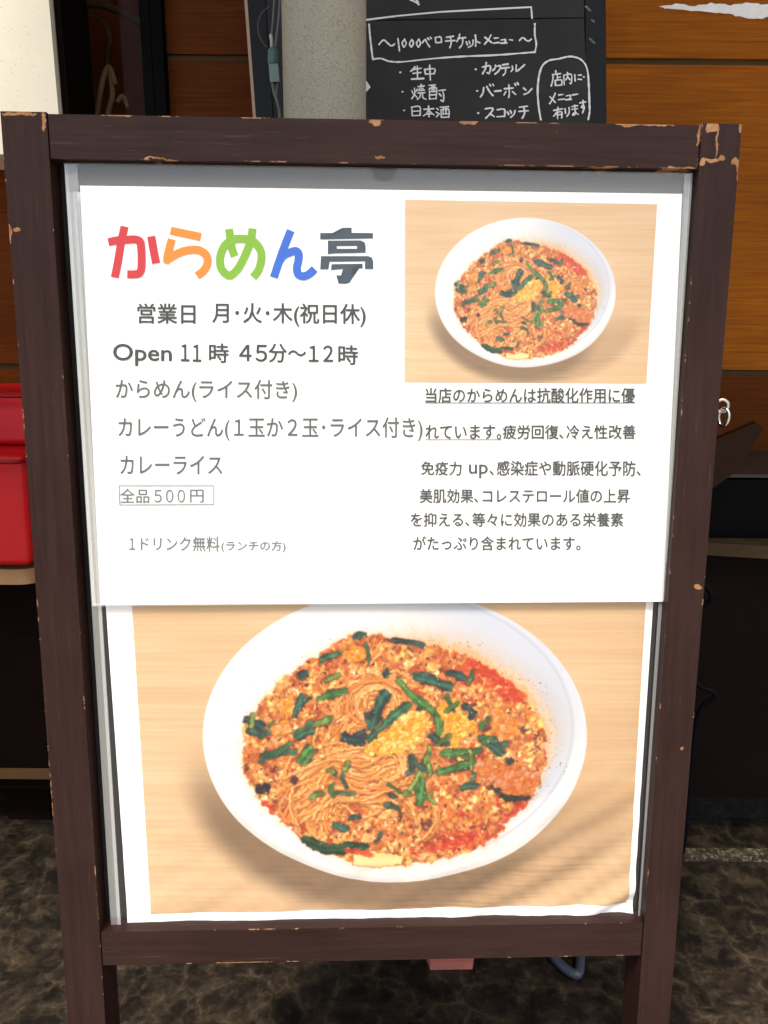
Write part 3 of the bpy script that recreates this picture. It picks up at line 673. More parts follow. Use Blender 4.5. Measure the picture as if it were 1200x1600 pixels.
def sm(a, b, x):
    t = np.clip((x - a) / (b - a), 0, 1); return t * t * (3 - 2 * t)
def lerp(a, b, t): return np.asarray(a, float) * (1 - t[..., None]) + np.asarray(b, float) * t[..., None]
def box2(img, k):
    c = np.cumsum(np.cumsum(np.pad(img, ((k, k + 1), (k, k + 1), (0, 0)), 'edge'), 0), 1); n = 2 * k + 1
    c = np.pad(c, ((1, 0), (1, 0), (0, 0))); h, w = img.shape[:2]
    return (c[n:n+h, n:n+w] - c[:h, n:n+w] - c[n:n+h, :w] + c[:h, :w]) / n**2
def paint_ramen():
    C = Canvas(); R = RNG; h, w = C.h, C.w; X, Y = C.X, C.Y
    # table top of the printed photograph
    g = 0.45 * vnoise(h, w, 3 * PS, 160 * PS, R) + 0.3 * vnoise(h, w, 1.6 * PS, 60 * PS, R) + 0.5 * vnoise(h, w, 14 * PS, 320 * PS, R)
    big = vnoise(h, w, 120 * PS, 300 * PS, R)
    C.a = lerp((242, 208, 163), (231, 187, 138), np.clip(g * 1.1 - 0.2, 0, 1)); C.a += (big - 0.5)[..., None] * np.array((10, 14, 16))
    st = vnoise(h, w, 2.2 * PS, 420 * PS, R); C.over(np.s_[:], sm(0.80, 0.95, st) * 0.14, (200, 140, 88))
    st = vnoise(h, w, 2.4 * PS, 420 * PS, R); C.over(np.s_[:], sm(0.82, 0.95, st) * 0.28, (252, 222, 180))
    C.a += (sm(760, 1050, X) * -6)[..., None]; C.a += (sm(330, 190, X) * 6)[..., None]
    # printed shadow under the bowl
    e = np.hypot((X - 600) / 300, (Y - 1192) / 225)
    C.over(np.s_[:], sm(1.12, 0.93, e) * sm(1150, 1300, Y) * 0.86 * sm(900, 760, X), (128, 104, 80))
    e = np.hypot((X - 660) / 330, (Y - 1205) / 215)
    C.over(np.s_[:], sm(1.12, 0.95, e) * sm(1190, 1300, Y) * 0.42, (158, 120, 84))
    gr = vnoise(h, w, 2.5 * PS, 90 * PS, R); C.over(np.s_[:], sm(1.16, 0.95, e) * sm(1280, 1390, Y) * sm(0.5, 0.9, gr) * 0.25, (96, 74, 54))
    # bowl
    wob = 1 + 0.004 * np.sin(6 * np.arctan2(Y - 1150, X - 617) + 0.6) * sm(1150, 1300, Y)
    def el(cx, cy, rx, ry): return np.hypot((X - cx) / rx, (Y - cy) / ry)
    e0 = el(617, 1150, 300, 227.5) * wob
    aa = lambda e, r: np.clip((1 - e) * r / 0.9 + 0.5, 0, 1)
    base_ = lerp((254, 254, 252), (226, 231, 242), sm(560, 860, X) * sm(1330, 1010, Y))
    al = aa(e0, 230); C.a = C.a * (1 - al[..., None]) + base_ * al[..., None]
    # lower outside wall and the rim line
    ein = el(612, 1138, 283, 212)
    t = sm(0.985, 1.02, ein) * al
    C.over(np.s_[:], t * sm(1150, 1330, Y) * 0.55 * sm(0.94, 1.0, e0), (214, 209, 203))
    C.over(np.s_[:], aa(ein, 212) * sm(600, 760, X) * 0.75 * sm(1330, 1180, Y), (219, 226, 240))
    C.over(np.s_[:], aa(ein, 212) * sm(520, 300, X) * 0.35, (246, 249, 253))
    rl = np.exp(-((ein - 1) * 212 / 2.0) ** 2); C.over(np.s_[:], rl * sm(640, 800, X) * 0.7, (202, 208, 222))
    C.over(np.s_[:], np.exp(-((ein - 0.90) * 212 / 16) ** 2) * sm(700, 860, X) * sm(1010, 1120, Y) * 0.5, (200, 209, 228))
    C.over(np.s_[:], np.exp(-((e0 - 0.985) * 230 / 3.0) ** 2) * sm(1200, 1340, Y) * 0.5, (232, 225, 215))
    # soup outline
    c7 = lambda l: [(360 + a / 2.143, 960 + b / 2.143) for a, b in l]
    out = c7([(46, 365), (75, 325), (150, 240), (270, 150), (370, 85), (450, 62), (560, 78), (660, 100), (800, 138), (900, 195), (985, 265), (1035, 340), (1062, 420), (1056, 505), (1020, 600), (950, 680), (850, 765), (740, 812), (600, 838), (420, 836), (300, 785), (230, 740), (120, 650), (75, 580), (40, 500), (52, 430)])
    out = np.array(catmull(out, 6, True)); sd = C.inside(out)
    sd = sd + (vnoise(h, w, 9 * PS, 9 * PS, R) - 0.5) * 9 + (vnoise(h, w, 4 * PS, 4 * PS, R) - 0.5) * 5
    # oily stain and spice dots up the wall of the bowl
    ang = sm(560, 700, X) * sm(1230, 1120, Y)
    C.over(np.s_[:], np.clip(np.exp(sd / 17) * (sd < 0), 0, 1) * ang * 0.95, (242, 184, 116))
    C.over(np.s_[:], np.exp(-((sd + 9) / 2.5) ** 2) * sm(700, 800, X) * sm(1230, 1150, Y) * 0.5, (250, 232, 190))
    C.over(np.s_[:], np.clip(np.exp(sd / 6) * (sd < 0), 0, 1) * 0.45, (246, 190, 130))
    cand = R.rand(9000, 2) * (PW, PH) + (PX0, PY0)
    for x, y in cand:
        i, j = int((y - PY0) * PS), int((x - PX0) * PS); d = -sd[min(i, h-1), min(j, w-1)]
        if 0 < d < 38 and y < 1250 and R.rand() < 2.0 * math.exp(-d / 10) * (1.0 if x > 640 else 0.10):
            C.blob(x, y, R.uniform(.6, 1.5), R.uniform(.5, 1.1), R.rand() * 3, [(150, 78, 34), (190, 104, 44), (110, 74, 44), (206, 126, 60)][R.randint(4)], R.uniform(.5, .95))
    # broth
    al = np.clip(sd / 1.2 + 0.5, 0, 1)
    br = lerp((212, 96, 34), (232, 140, 62), vnoise(h, w, 22 * PS, 30 * PS, R)); C.a = C.a * (1 - al[..., None]) + br * al[..., None]
    tone = vnoise(h, w, 48 * PS, 60 * PS, R); tone2 = vnoise(h, w, 20 * PS, 24 * PS, R)
    redness = np.maximum.reduce([np.exp(-(((X - 755) / 55) ** 2 + ((Y - 1055) / 26) ** 2)), np.exp(-(((X - 800) / 26) ** 2 + ((Y - 1085) / 18) ** 2)), 0.8 * np.exp(-(((X - 715) / 70) ** 2 + ((Y - 1308) / 24) ** 2)), 0.75 * np.exp(-(((X - 806) / 30) ** 2 + ((Y - 1268) / 22) ** 2)), 0.6 * np.exp(-(((X - 470) / 30) ** 2 + ((Y - 1290) / 40) ** 2))])
    C.over(np.s_[:], al * np.clip(redness, 0, 1) * 0.9, (204, 56, 24))
    # minced meat and egg crumbs
    pal = np.array([(242, 164, 70), (250, 196, 116), (234, 148, 80), (222, 136, 92), (254, 218, 142), (210, 112, 52), (184, 96, 54), (240, 128, 50), (252, 206, 92), (222, 82, 44), (150, 76, 52), (246, 186, 134)])
    pw = np.array([14, 13, 12, 9, 8, 8, 4, 9, 9, 6, 3, 7.]); pw /= pw.sum()
    pr_ = np.array([(222, 70, 34), (236, 112, 52), (206, 48, 34), (240, 150, 80), (190, 50, 24), (226, 92, 70), (150, 40, 24)])
    clump = .55 * vnoise(h, w, 15 * PS, 18 * PS, R) + .45 * vnoise(h, w, 6.5 * PS, 7.5 * PS, R); clump = np.clip((clump - .22) / .56, 0, 1)
    rough_ = .5 * vnoise(h, w, 4.2 * PS, 4.8 * PS, R) + .3 * vnoise(h, w, 2.2 * PS, 2.6 * PS, R) + .25 * vnoise(h, w, 9 * PS, 10 * PS, R)
    keys = np.array([(120, 54, 28), (196, 100, 50), (226, 142, 66), (240, 172, 88), (248, 196, 110), (253, 220, 140)])
    def key(t):
        t = np.clip(t, 0, .999) * 5; k_ = int(t); return keys[k_] * (1 - t + k_) + keys[k_ + 1] * (t - k_)
    Hf = np.zeros((h, w)) - .2; Cf = C.a.copy()
    def bump_field(x, y, rx, ry, an, z, col, Hf, Cf):
        m_ = max(rx, ry) + 1; sl = C.win(x - m_, y - m_, x + m_, y + m_)
        if Hf[sl].size == 0: return
        X_, Y_ = X[sl] - x, Y[sl] - y; c_, s_ = math.cos(an), math.sin(an); q = ((X_*c_ + Y_*s_) / rx) ** 2 + ((-X_*s_ + Y_*c_) / ry) ** 2
        hh = z + (1 - q) * min(rx, ry) * .30; k_ = (q < 1) & (hh > Hf[sl]); Hf[sl] = np.where(k_, hh, Hf[sl]); Cf[sl] = np.where(k_[..., None], col, Cf[sl])
    n = 0
    while n < 8200:
        x, y = R.uniform(375, 860), R.uniform(985, 1352); i, j = int((y - PY0) * PS), int((x - PX0) * PS); d = sd[i, j]
        if d < 1.0: continue
        n += 1; rr = redness[i, j]
        if rr > 0.5 and y < 1110 and R.rand() < 0.88: continue
        t = clump[i, j] * .56 + .30 + R.normal(0, .12); c = key(t)
        if R.rand() < rr * .7: c = pr_[R.randint(7)]
        elif R.rand() < .12: c = pal[R.choice(12, p=pw)]
        elif R.rand() < .05: c = np.array((216, 66, 34.))
        elif R.rand() < .06: c = np.array((110, 50, 46.))
        c = c + (tone[i, j] - 0.5) * np.array((16, 34, 30)) + R.uniform(-8, 8)
        rx = R.uniform(3.0, 7.2) if n < 2200 else R.uniform(1.5, 3.8); ry = rx * R.uniform(.45, .9)
        bump_field(x, y, rx, ry, R.rand() * 3.14, R.uniform(-.4, .7) + clump[i, j] * 1.6, c, Hf, Cf)
    def shade(Hf, Cf, mask, amp=1.0):
        fb = .9 * vnoise(h, w, 3.2 * PS, 3.6 * PS, R) + .6 * vnoise(h, w, 1.7 * PS, 1.9 * PS, R)
        Ht = Hf + fb * .9 * amp; gy, gx = np.gradient(Ht); gy *= PS; gx *= PS
        nz = 1 / np.sqrt(1 + gx*gx + gy*gy); lam = (gx * .38 + gy * .55 + .75) * nz
        big = box2(np.repeat(Hf[..., None], 1, 2), 7)[..., 0]; occ = np.clip((Hf - big) / 2.2 + .62, 0, 1)
        s_ = np.clip(.34 + .78 * lam, .25, 1.35) * (.46 + .66 * occ); s_ = .06 + 1.0 * s_
        out_ = Cf * np.stack([s_ ** .55, s_ ** 1.15, s_ ** 1.45], -1)
        sp = np.clip((gx * .45 + gy * .62 + .72) * nz, 0, 1) ** 16; sp = sm(.35, .9, sp) * sm(.55, .95, fb)
        out_ = out_ + sp[..., None] * np.array((70, 100, 112)); C.a = np.where(mask[..., None] > 0, C.a * (1 - mask[..., None]) + np.clip(out_, 0, 255) * mask[..., None], C.a)
    cov = sm(-.15, .35, Hf) * al; shade(Hf, Cf, cov)
    gp = sm(.47, .30, clump + (rough_ - .5) * .5) * al; C.over(np.s_[:], gp * .26, (150, 56, 30))
    liq = al * (1 - cov); C.over(np.s_[:], liq * sm(.62, .8, vnoise(h, w, 5 * PS, 9 * PS, R)) * .5, (250, 170, 110))
    def warp(amp, cell, mask):
        dx = (vnoise(h, w, cell * PS, cell * PS, R) - .5) * 2 * amp * PS * mask; dy = (vnoise(h, w, cell * PS, cell * PS, R) - .5) * 2 * amp * PS * mask
        fy, fx = np.mgrid[0:h, 0:w].astype(float); fx = np.clip(fx + dx, 0, w - 1.01); fy = np.clip(fy + dy, 0, h - 1.01); i_, j_ = fy.astype(int), fx.astype(int); u, v = (fx - j_)[..., None], (fy - i_)[..., None]
        C.a = (C.a[i_, j_] * (1 - u) + C.a[i_, j_ + 1] * u) * (1 - v) + (C.a[i_ + 1, j_] * (1 - u) + C.a[i_ + 1, j_ + 1] * u) * v
    warp(3.2, 4.5, al); warp(1.6, 2.2, al); C.a = C.a * (1 - al[..., None] * .4) + box2(C.a, 2) * al[..., None] * .4
    for _ in range(520):
        x, y = R.uniform(380, 855), R.uniform(990, 1345); i, j = int((y - PY0) * PS), int((x - PX0) * PS)
        if sd[i, j] < 2: continue
        C.blob(x, y, R.uniform(1.2, 3.4), R.uniform(1, 2.4), R.rand() * 3, [(86, 40, 44), (104, 46, 30), (70, 44, 40), (140, 40, 26)][R.randint(4)], R.uniform(.6, .95))
    for _ in range(170):
        x, y = R.uniform(400, 850), R.uniform(1000, 1340); i, j = int((y - PY0) * PS), int((x - PX0) * PS)
        if sd[i, j] < 2: continue
        C.blob(x, y, R.uniform(1.5, 4.4), R.uniform(1, 2.6), R.rand() * 3, [(252, 226, 150), (255, 236, 190), (250, 212, 96)][R.randint(3)], .9)
    # noodles
    def noodle(P, wd, c):
        wd = wd * .80
        P = np.array(catmull(P, 5)); c = np.array(c, float); C.stroke(P + (0.9, 2.0), wd + 1.2, c * (.60, .42, .30), .42, 2.0) if min(sd[int((q[1] - PY0) * PS), int((q[0] - PX0) * PS)] for q in P) > 2 else None
        m_ = wd / 2 + 2; sl = C.win(P[:, 0].min() - m_, P[:, 1].min() - m_, P[:, 0].max() + m_, P[:, 1].max() + m_)
        if C.a[sl].size == 0: return
        D, T, S = C.dist(sl, P); u = np.clip(D / (wd / 2), 0, 1); pr = np.sqrt(1 - u * u); lt = .72 + .34 * pr + .07 * np.sin(T * R.uniform(6, 20) + R.rand() * 6)
        cc = c * np.stack([lt ** .7, lt, lt ** 1.25], -1); q = np.exp(-((u - .15) / .25) ** 2) * sm(.2, .9, np.sin(T * R.uniform(8, 24) + R.rand() * 6)); cc = np.clip(cc + q[..., None] * np.array((16, 40, 62)), 0, 255)
        a_ = np.clip((wd / 2 - D) / 1.0 + .5, 0, 1) * .95 * np.clip(sd[sl] / 3 - .5, 0, 1); C.a[sl] = C.a[sl] * (1 - a_[..., None]) + cc * a_[..., None]
    def ncol(): return [(243, 166, 84), (236, 150, 70), (250, 184, 106), (226, 134, 62), (246, 172, 84)][R.randint(5)]
    def arc(cx, cy, rx, ry, a0, a1, tilt, jit):
        l = []
        for k in np.linspace(a0, a1, 8):
            a, b = rx * math.cos(k), ry * math.sin(k); l.append((cx + a * math.cos(tilt) - b * math.sin(tilt) + R.normal(0, jit), cy + a * math.sin(tilt) + b * math.cos(tilt) + R.normal(0, jit)))
        return c7(l)
    for _ in range(70): noodle(arc(470 + R.normal(0, 45), 400 + R.normal(0, 60), R.uniform(40, 110), R.uniform(60, 160), R.uniform(1.2, 3.6), R.uniform(4.0, 5.6), R.normal(0, .3), 4), R.uniform(4.2, 5.6), ncol())
    for _ in range(16): q = R.uniform(0, 1); noodle(arc(490, 300, 30 + 75 * q, 25 + 65 * q, R.uniform(1.8, 2.6), R.uniform(5.4, 7.2), R.normal(0, .15), 3), R.uniform(4.6, 6), ncol())
    for _ in range(105):
        q = R.uniform(0, 1); noodle(arc(450 + R.normal(0, 30), 640 + R.normal(0, 22), 90 + 150 * q, 40 + 120 * q, R.uniform(2.6, 3.3), R.uniform(4.8, 6.1), R.normal(-.08, .22), 7), R.uniform(4.6, 6.2), ncol())
    for _ in range(34):
        y0 = R.uniform(470, 640); noodle(c7([(250 + R.normal(0, 30), y0 + 70), (340, y0 + R.normal(0, 12)), (440, y0 + 20 + R.normal(0, 12)), (530, y0 + R.normal(0, 14)), (600 + R.normal(0, 20), y0 - 20)]), R.uniform(4.6, 6), ncol())
    for _ in range(14):
        q = R.uniform(0, 1); noodle(arc(520 + R.normal(0, 10), 500, 40 + 55 * q, 30 + 45 * q, R.uniform(3.6, 4.4), R.uniform(6.4, 8.0), .1, 3), R.uniform(4.2, 5.4), ncol())
    for _ in range(8):
        q = R.uniform(0, 1); noodle(arc(650, 690, 30 + 30 * q, 60 + 20 * q, R.uniform(4.8, 5.4), R.uniform(6.6, 7.6), .3, 3), 4.6, ncol())
    for _ in range(140):
        x, y = R.uniform(470, 660), R.uniform(1080, 1290); C.blob(x, y, R.uniform(.6, 1.5), R.uniform(.6, 1.2), 0, [(150, 60, 26), (120, 60, 36), (90, 70, 40)][R.randint(3)], .75)
    Hn = np.zeros((h, w)) - .2; Cn = C.a.copy()
    for _ in range(170):
        x, y = c7([(R.uniform(230, 640), R.uniform(230, 720))])[0]; c = key(R.uniform(.2, .9)); bump_field(x, y, R.uniform(1.6, 4.2), R.uniform(1.4, 3), R.rand() * 3, R.uniform(0, .8), c, Hn, Cn)
    shade(Hn, Cn, sm(-.15, .3, Hn) * al * .95)
    # egg
    def lump(P, c, k):
        P = np.array(catmull(c7(P), 5, True)); sdl = C.inside(P) + (vnoise(h, w, 6 * PS, 6 * PS, R) - .5) * 9 + (vnoise(h, w, 2.5 * PS, 2.5 * PS, R) - .5) * 3
        C.over(np.s_[:], np.clip((sdl + 3.4) / 3.5, 0, 1) * .5, (120, 52, 18))
        c = np.array(c, float); x0, y0, x1, y1 = *P.min(0), *P.max(0); Hl = np.zeros((h, w)) - .2; Cl = np.zeros((h, w, 3)) + c * .8
        for _ in range(int((x1 - x0) * (y1 - y0) / 7)):
            x, y = R.uniform(x0, x1), R.uniform(y0, y1); r_ = R.uniform(2.5, 8.0); q = R.rand()
            col = c * (.98, .86, .62) if q < .3 else (np.clip(c + (6, 26, 60), 0, 255) if q < .6 else c)
            bump_field(x, y, r_, r_ * R.uniform(.5, .9), R.rand() * 3, R.uniform(-.4, 1.4), col + R.uniform(-8, 8), Hl, Cl)
        shade(Hl * .42, Cl, np.clip(sdl / 1.2 + .5, 0, 1), .9)
    lump([(690, 320), (740, 280), (780, 300), (775, 330), (815, 350), (825, 390), (770, 420), (740, 450), (700, 430), (695, 380)], (254, 204, 60), 70)
    lump([(380, 130), (420, 105), (455, 118), (450, 150), (400, 165)], (248, 178, 56), 14)
    lump([(150, 300), (200, 270), (225, 300), (190, 340)], (248, 186, 70), 12)
    lump([(880, 320), (940, 340), (960, 400), (900, 420), (870, 370)], (240, 166, 70), 30)
    lump([(130, 380), (190, 360), (200, 395), (150, 410)], (246, 180, 80), 10)
    # greens
    def leaf(P, wd, c, hl=.5, strip=2):
        P = np.array(catmull(c7(P), 10)); wd = wd / 2.143 * 1.08; c = np.array(c, float); N_ = len(P)
        n_ = np.gradient(P, axis=0); n_ = np.stack([-n_[:, 1], n_[:, 0]], 1); n_ /= np.linalg.norm(n_, axis=1)[:, None] + 1e-9
        ss = np.linspace(0, 1, N_); a0, a1 = R.uniform(0, 6.28, 2)
        hw = wd / 2 * (1 - .45 * np.abs(2 * ss - 1) ** R.uniform(2, 5)) 
        e1 = hw * (1 + .22 * np.sin(ss * R.uniform(5, 11) + a0) + R.normal(0, .12, N_)); e2 = hw * (1 + .22 * np.sin(ss * R.uniform(5, 11) + a1) + R.normal(0, .07, N_))
        poly = np.concatenate([P + n_ * e1[:, None], (P - n_ * e2[:, None])[::-1]])
        sl = C.win(*(poly.min(0) - 5), *(poly.max(0) + 5))
        sub = Canvas.__new__(Canvas); sub.X, sub.Y = C.X[sl], C.Y[sl]; s2 = Canvas.inside(sub, poly)
        C.over(sl, np.clip((s2 + 2.6) / 2.2, 0, 1) * .6, (92, 42, 20))
        D, T, S = C.dist(sl, P); u = np.clip(S / (wd / 2 + .01), -1, 1); hh, ww = u.shape
        fib = np.sin(u * R.uniform(5, 9) + T * R.uniform(-4, 4) + a0) * .5 + np.sin(u * R.uniform(12, 18) + T * 5 + a1) * .35
        bl = vnoise(hh, ww, 9 * PS, 9 * PS, R) - .5
        t = np.clip(.46 + fib * .30 + bl * .5 - np.abs(u) ** 3 * .3, 0, 1)
        cc = lerp(c * .50, c * 1.15, sm(.08, .80, t)); cc = cc * (1 - sm(.80, .96, t)[..., None] * hl) + np.array((206, 228, 214)) * sm(.80, .96, t)[..., None] * hl
        al_ = np.clip(s2 / .9 + .5, 0, 1); C.a[sl] = C.a[sl] * (1 - al_[..., None]) + cc * al_[..., None]
    G1, G2, G3, G4, G5 = (84, 142, 66), (56, 104, 86), (44, 82, 80), (136, 168, 78), (70, 128, 88)
    for P, wd, c, k in [([(45, 352), (85, 365), (115, 380)], 34, G3, 4), ([(55, 385), (95, 400), (112, 412)], 30, G2, 3), ([(100, 485), (150, 465), (205, 432)], 32, G5, 3), ([(215, 410), (250, 392), (280, 385)], 34, G5, 3), ([(275, 372), (310, 360), (345, 345)], 22, G4, 2),
        ([(235, 500), (255, 470), (280, 450)], 44, G1, 3), ([(215, 345), (228, 305), (248, 268)], 30, G2, 3), ([(292, 285), (340, 268), (392, 255)], 28, G1, 3), ([(300, 155), (335, 140), (370, 132)], 24, G5, 2), ([(410, 80), (430, 70), (455, 68)], 22, G2, 4), ([(540, 86), (590, 92), (650, 104)], 20, G3, 3),
        ([(228, 212), (245, 200), (262, 196)], 26, G3, 2), ([(515, 190), (528, 205)], 26, G3, 1), ([(612, 205), (660, 215), (700, 232), (742, 244)], 36, G2, 6), ([(722, 196), (750, 200), (790, 214)], 24, G3, 3), ([(780, 300), (800, 318), (820, 334)], 26, G3, 2),
        ([(560, 215), (600, 262), (650, 305), (690, 335)], 30, G1, 3), ([(690, 330), (698, 370), (700, 405)], 24, G1, 2), ([(605, 300), (560, 330), (510, 375), (460, 425)], 36, G5, 4), ([(528, 258), (500, 300), (482, 345), (468, 388)], 46, G2, 7), ([(370, 412), (410, 420), (452, 422)], 40, G3, 3), ([(345, 530), (355, 532)], 24, G2, 1),
        ([(665, 398), (695, 425), (735, 432)], 24, G2, 2), ([(702, 466), (770, 464), (845, 452)], 26, G1, 3), ([(692, 530), (750, 515), (822, 498)], 32, G1, 4), ([(800, 452), (806, 490), (802, 520)], 14, G4, 1), ([(840, 425), (880, 436), (912, 470)], 44, G2, 6), ([(830, 412), (870, 420)], 22, G5, 2),
        ([(612, 470), (606, 500), (612, 530)], 26, G2, 2), ([(672, 440), (655, 490), (625, 550), (600, 590)], 20, G4, 2), ([(660, 500), (668, 540)], 26, G4, 2), ([(640, 545), (636, 600), (634, 640)], 36, G1, 4), ([(770, 582), (800, 574), (832, 570)], 24, G2, 3), ([(878, 568), (905, 598), (940, 616), (1005, 614)], 20, (40, 48, 40), 3),
        ([(84, 586), (108, 584), (130, 588)], 32, (52, 36, 52), 3), ([(240, 745), (275, 768), (320, 782), (390, 782), (462, 776)], 34, (32, 84, 48), 6), ([(345, 700), (368, 712), (388, 718)], 30, G2, 3), ([(395, 682), (440, 676)], 18, G3, 1), ([(515, 636), (545, 642), (570, 660)], 22, G2, 2), ([(520, 600), (560, 612)], 12, G3, 1), ([(205, 550), (225, 560)], 26, (96, 44, 52), 2), ([(920, 490), (948, 492)], 20, G3, 1), ([(450, 330), (470, 350)], 14, G3, 1)]:
        if 24 < wd and len(P) == 3 and P[0] not in ((240, 745), (878, 568)) and R.rand() < .7:
            a_ = np.array(P, float); d_ = a_[-1] - a_[0]; m2 = a_[len(a_)//2]; th = R.choice([-1, 1]) * R.uniform(.35, .8); rot = np.array([[math.cos(th), -math.sin(th)], [math.sin(th), math.cos(th)]])
            leaf([tuple(m2 - rot @ d_ * .1), tuple(m2 + rot @ d_ * .3 + R.normal(0, 4, 2)), tuple(m2 + rot @ d_ * .62)], wd * .55, c, .6, 1)
        leaf(P, wd * R.uniform(.72, .95), c, .8, k)
    for _ in range(34):
        x, y = R.uniform(60, 1020), R.uniform(110, 800); i, j = int((960 + y / 2.143 - PY0) * PS), int((360 + x / 2.143 - PX0) * PS)
        if sd[i, j] < 8: continue
        an = R.rand() * 3.14; ln = R.uniform(10, 34); bx = R.normal(0, 5)
        leaf([(x - ln * math.cos(an), y - ln * math.sin(an)), (x + bx, y + R.normal(0, 5)), (x + ln * math.cos(an), y + ln * math.sin(an))], R.uniform(9, 16), [G1, G2, G4, G5][R.randint(4)], .7, 1)
    lump([(450, 450), (500, 405), (560, 355), (610, 325), (655, 335), (678, 370), (650, 400), (640, 430), (590, 460), (520, 468), (470, 472)], (254, 214, 84), 60)
    P = np.array(c7([(412, 806), (428, 788), (470, 792), (580, 808), (572, 836), (480, 844), (410, 836)])); s2 = C.inside(P) + (vnoise(h, w, 5 * PS, 5 * PS, R) - .5) * 2
    C.over(np.s_[:], np.clip((s2 + 2.5) / 2, 0, 1) * .5, (130, 58, 24)); C.over(np.s_[:], np.clip(s2 / 1.1 + .5, 0, 1), (246, 214, 134)); C.over(np.s_[:], np.clip(s2 / 6, 0, 1) * sm(1334, 1346, Y) * .5, (255, 238, 186))
    lump([(612, 800), (660, 786), (718, 782), (720, 800), (660, 816), (615, 820)], (248, 206, 130), 10)
    lump([(820, 500), (860, 480), (930, 510), (1010, 520), (1040, 560), (1000, 600), (930, 600), (880, 565), (830, 545)], (228, 140, 62), 60)
    for cx_, cy_, rx_, ry_, an_ in ((762, 1050, 44, 10, .5), (800, 1082, 22, 8, .8), (806, 1272, 26, 8, -.8), (700, 1320, 52, 8, -.25), (560, 1330, 26, 5, .2), (420, 1262, 16, 6, .9)):
        X_, Y_ = X - cx_, Y - cy_; q = np.hypot((X_ * math.cos(an_) + Y_ * math.sin(an_)) / rx_, (-X_ * math.sin(an_) + Y_ * math.cos(an_)) / ry_) + (vnoise(h, w, 6 * PS, 8 * PS, R) - .5) * .9
        a_ = sm(1.1, .75, q) * np.clip(sd / 2 + .5, 0, 1); C.over(np.s_[:], a_ * .85, (200, 54, 22)); tx = vnoise(h, w, 3 * PS, 6 * PS, R); C.over(np.s_[:], a_ * sm(.6, .85, tx) * .6, (240, 120, 70)); C.over(np.s_[:], a_ * sm(.86, .96, tx) * .8, (255, 214, 180))
    zone = np.clip(sd / 3 + 1, 0, 1)[..., None]; C.a = C.a * (1 - zone * .65) + box2(C.a, 1) * zone * .65
    warp(1.5, 5.0, np.clip(sd / 3, 0, 1)); warp(.8, 2.0, np.clip(sd / 3, 0, 1))
    # glints
    for _ in range(420):
        x, y = R.uniform(380, 858), R.uniform(990, 1345); i, j = int((y - PY0) * PS), int((x - PX0) * PS)
        if sd[i, j] > 2: C.blob(x, y, R.uniform(.5, 1.5), R.uniform(.4, .9), R.rand() * 3, (255, 246, 226), R.uniform(.5, .95))
    zone = np.clip(sd / 3 + 1, 0, 1)[..., None]; C.a = C.a * (1 - zone) + ((C.a - 140) * 1.06 + 147) * zone
    C.a += (R.rand(h, w, 1) - .5) * 7
    return np.clip(C.a, 0, 255)
RAMEN = paint_ramen()

# ------------------------------------------------------------------ the two sheets in their sleeves
def bilin(q, u, v):
    a, b, c, d = [np.array(p, float) for p in q]      # TL TR BR BL
    u = u[..., None]; v = v[..., None]
    return (a * (1 - u) + b * u) * (1 - v) + (d * (1 - u) + c * u) * v
def swell_lower(x, z):
    """the loose poster buckles towards its lower edge"""
    t = np.clip((ZB + 0.16 - z) / 0.16, 0, 1) ** 1.6
    return np.clip(-0.0006 * t - t * (0.0007 * np.sin(x * 55 + z * 40) + 0.0009 * np.sin(x * 70 - z * 130 + 1) + 0.0014 * np.sin(x * 90 - z * 210 + 6 * x * x * 20) * np.clip((x - 0.02) / 0.12, 0, 1) + 0.0004 * np.sin(x * 160 - z * 260) + 0.0002 * np.sin(x * 420 + z * 300)) * (0.45 + 0.55 * np.clip((x + 0.05) / 0.2, 0, 1.2)), -0.0022, 0.0016)
def swell_upper(x, z):
    return -0.0005 * np.sin(x * 16 + 1.0) * np.cos(z * 14)
def grid_mesh(name, q, y, nx, ny, mat, parent, swell=None, lookup=None, gain=1.0):
    U, Vv = np.meshgrid(np.linspace(0, 1, nx), np.linspace(0, 1, ny)); P = bilin(q, U, Vv).reshape(-1, 2)
    D = np.stack([P[:, 0] - 600, P[:, 1] - 800, np.full(len(P), FPX)], 1) @ RC.T
    t = ((SIGN.o - CAM) @ SIGN.n + y) / (D @ SIGN.n); W = CAM + D * t[:, None] - SIGN.o
    x, z = W @ SIGN.r, W @ SIGN.up; yy = np.full(len(x), y) + (swell(x, z) if swell else 0)
    co_ = np.stack([x, yy, z], 1).astype(np.float32)
    i = np.arange(nx * ny).reshape(ny, nx); F_ = np.stack([i[:-1, :-1], i[1:, :-1], i[1:, 1:], i[:-1, 1:]], -1).reshape(-1, 4).astype(np.int32)
    me = bpy.data.meshes.new(name); me.vertices.add(len(co_)); me.vertices.foreach_set('co', co_.ravel())
    me.loops.add(F_.size); me.loops.foreach_set('vertex_index', F_.ravel()); me.polygons.add(len(F_)); me.polygons.foreach_set('loop_start', np.arange(0, F_.size, 4, dtype=np.int32))
    me.update(calc_edges=True); me.validate()
    if lookup is not None:
        c = np.clip(s2l(lookup(P[:, 0], P[:, 1])) / E_PRINT * gain, 0, 0.86); c = np.concatenate([c, np.ones((len(c), 1))], 1).astype(np.float32)
        at_ = me.color_attributes.new('print', 'FLOAT_COLOR', 'POINT'); at_.data.foreach_set('color', c.ravel())
    return link(name, me, mat, parent, True)
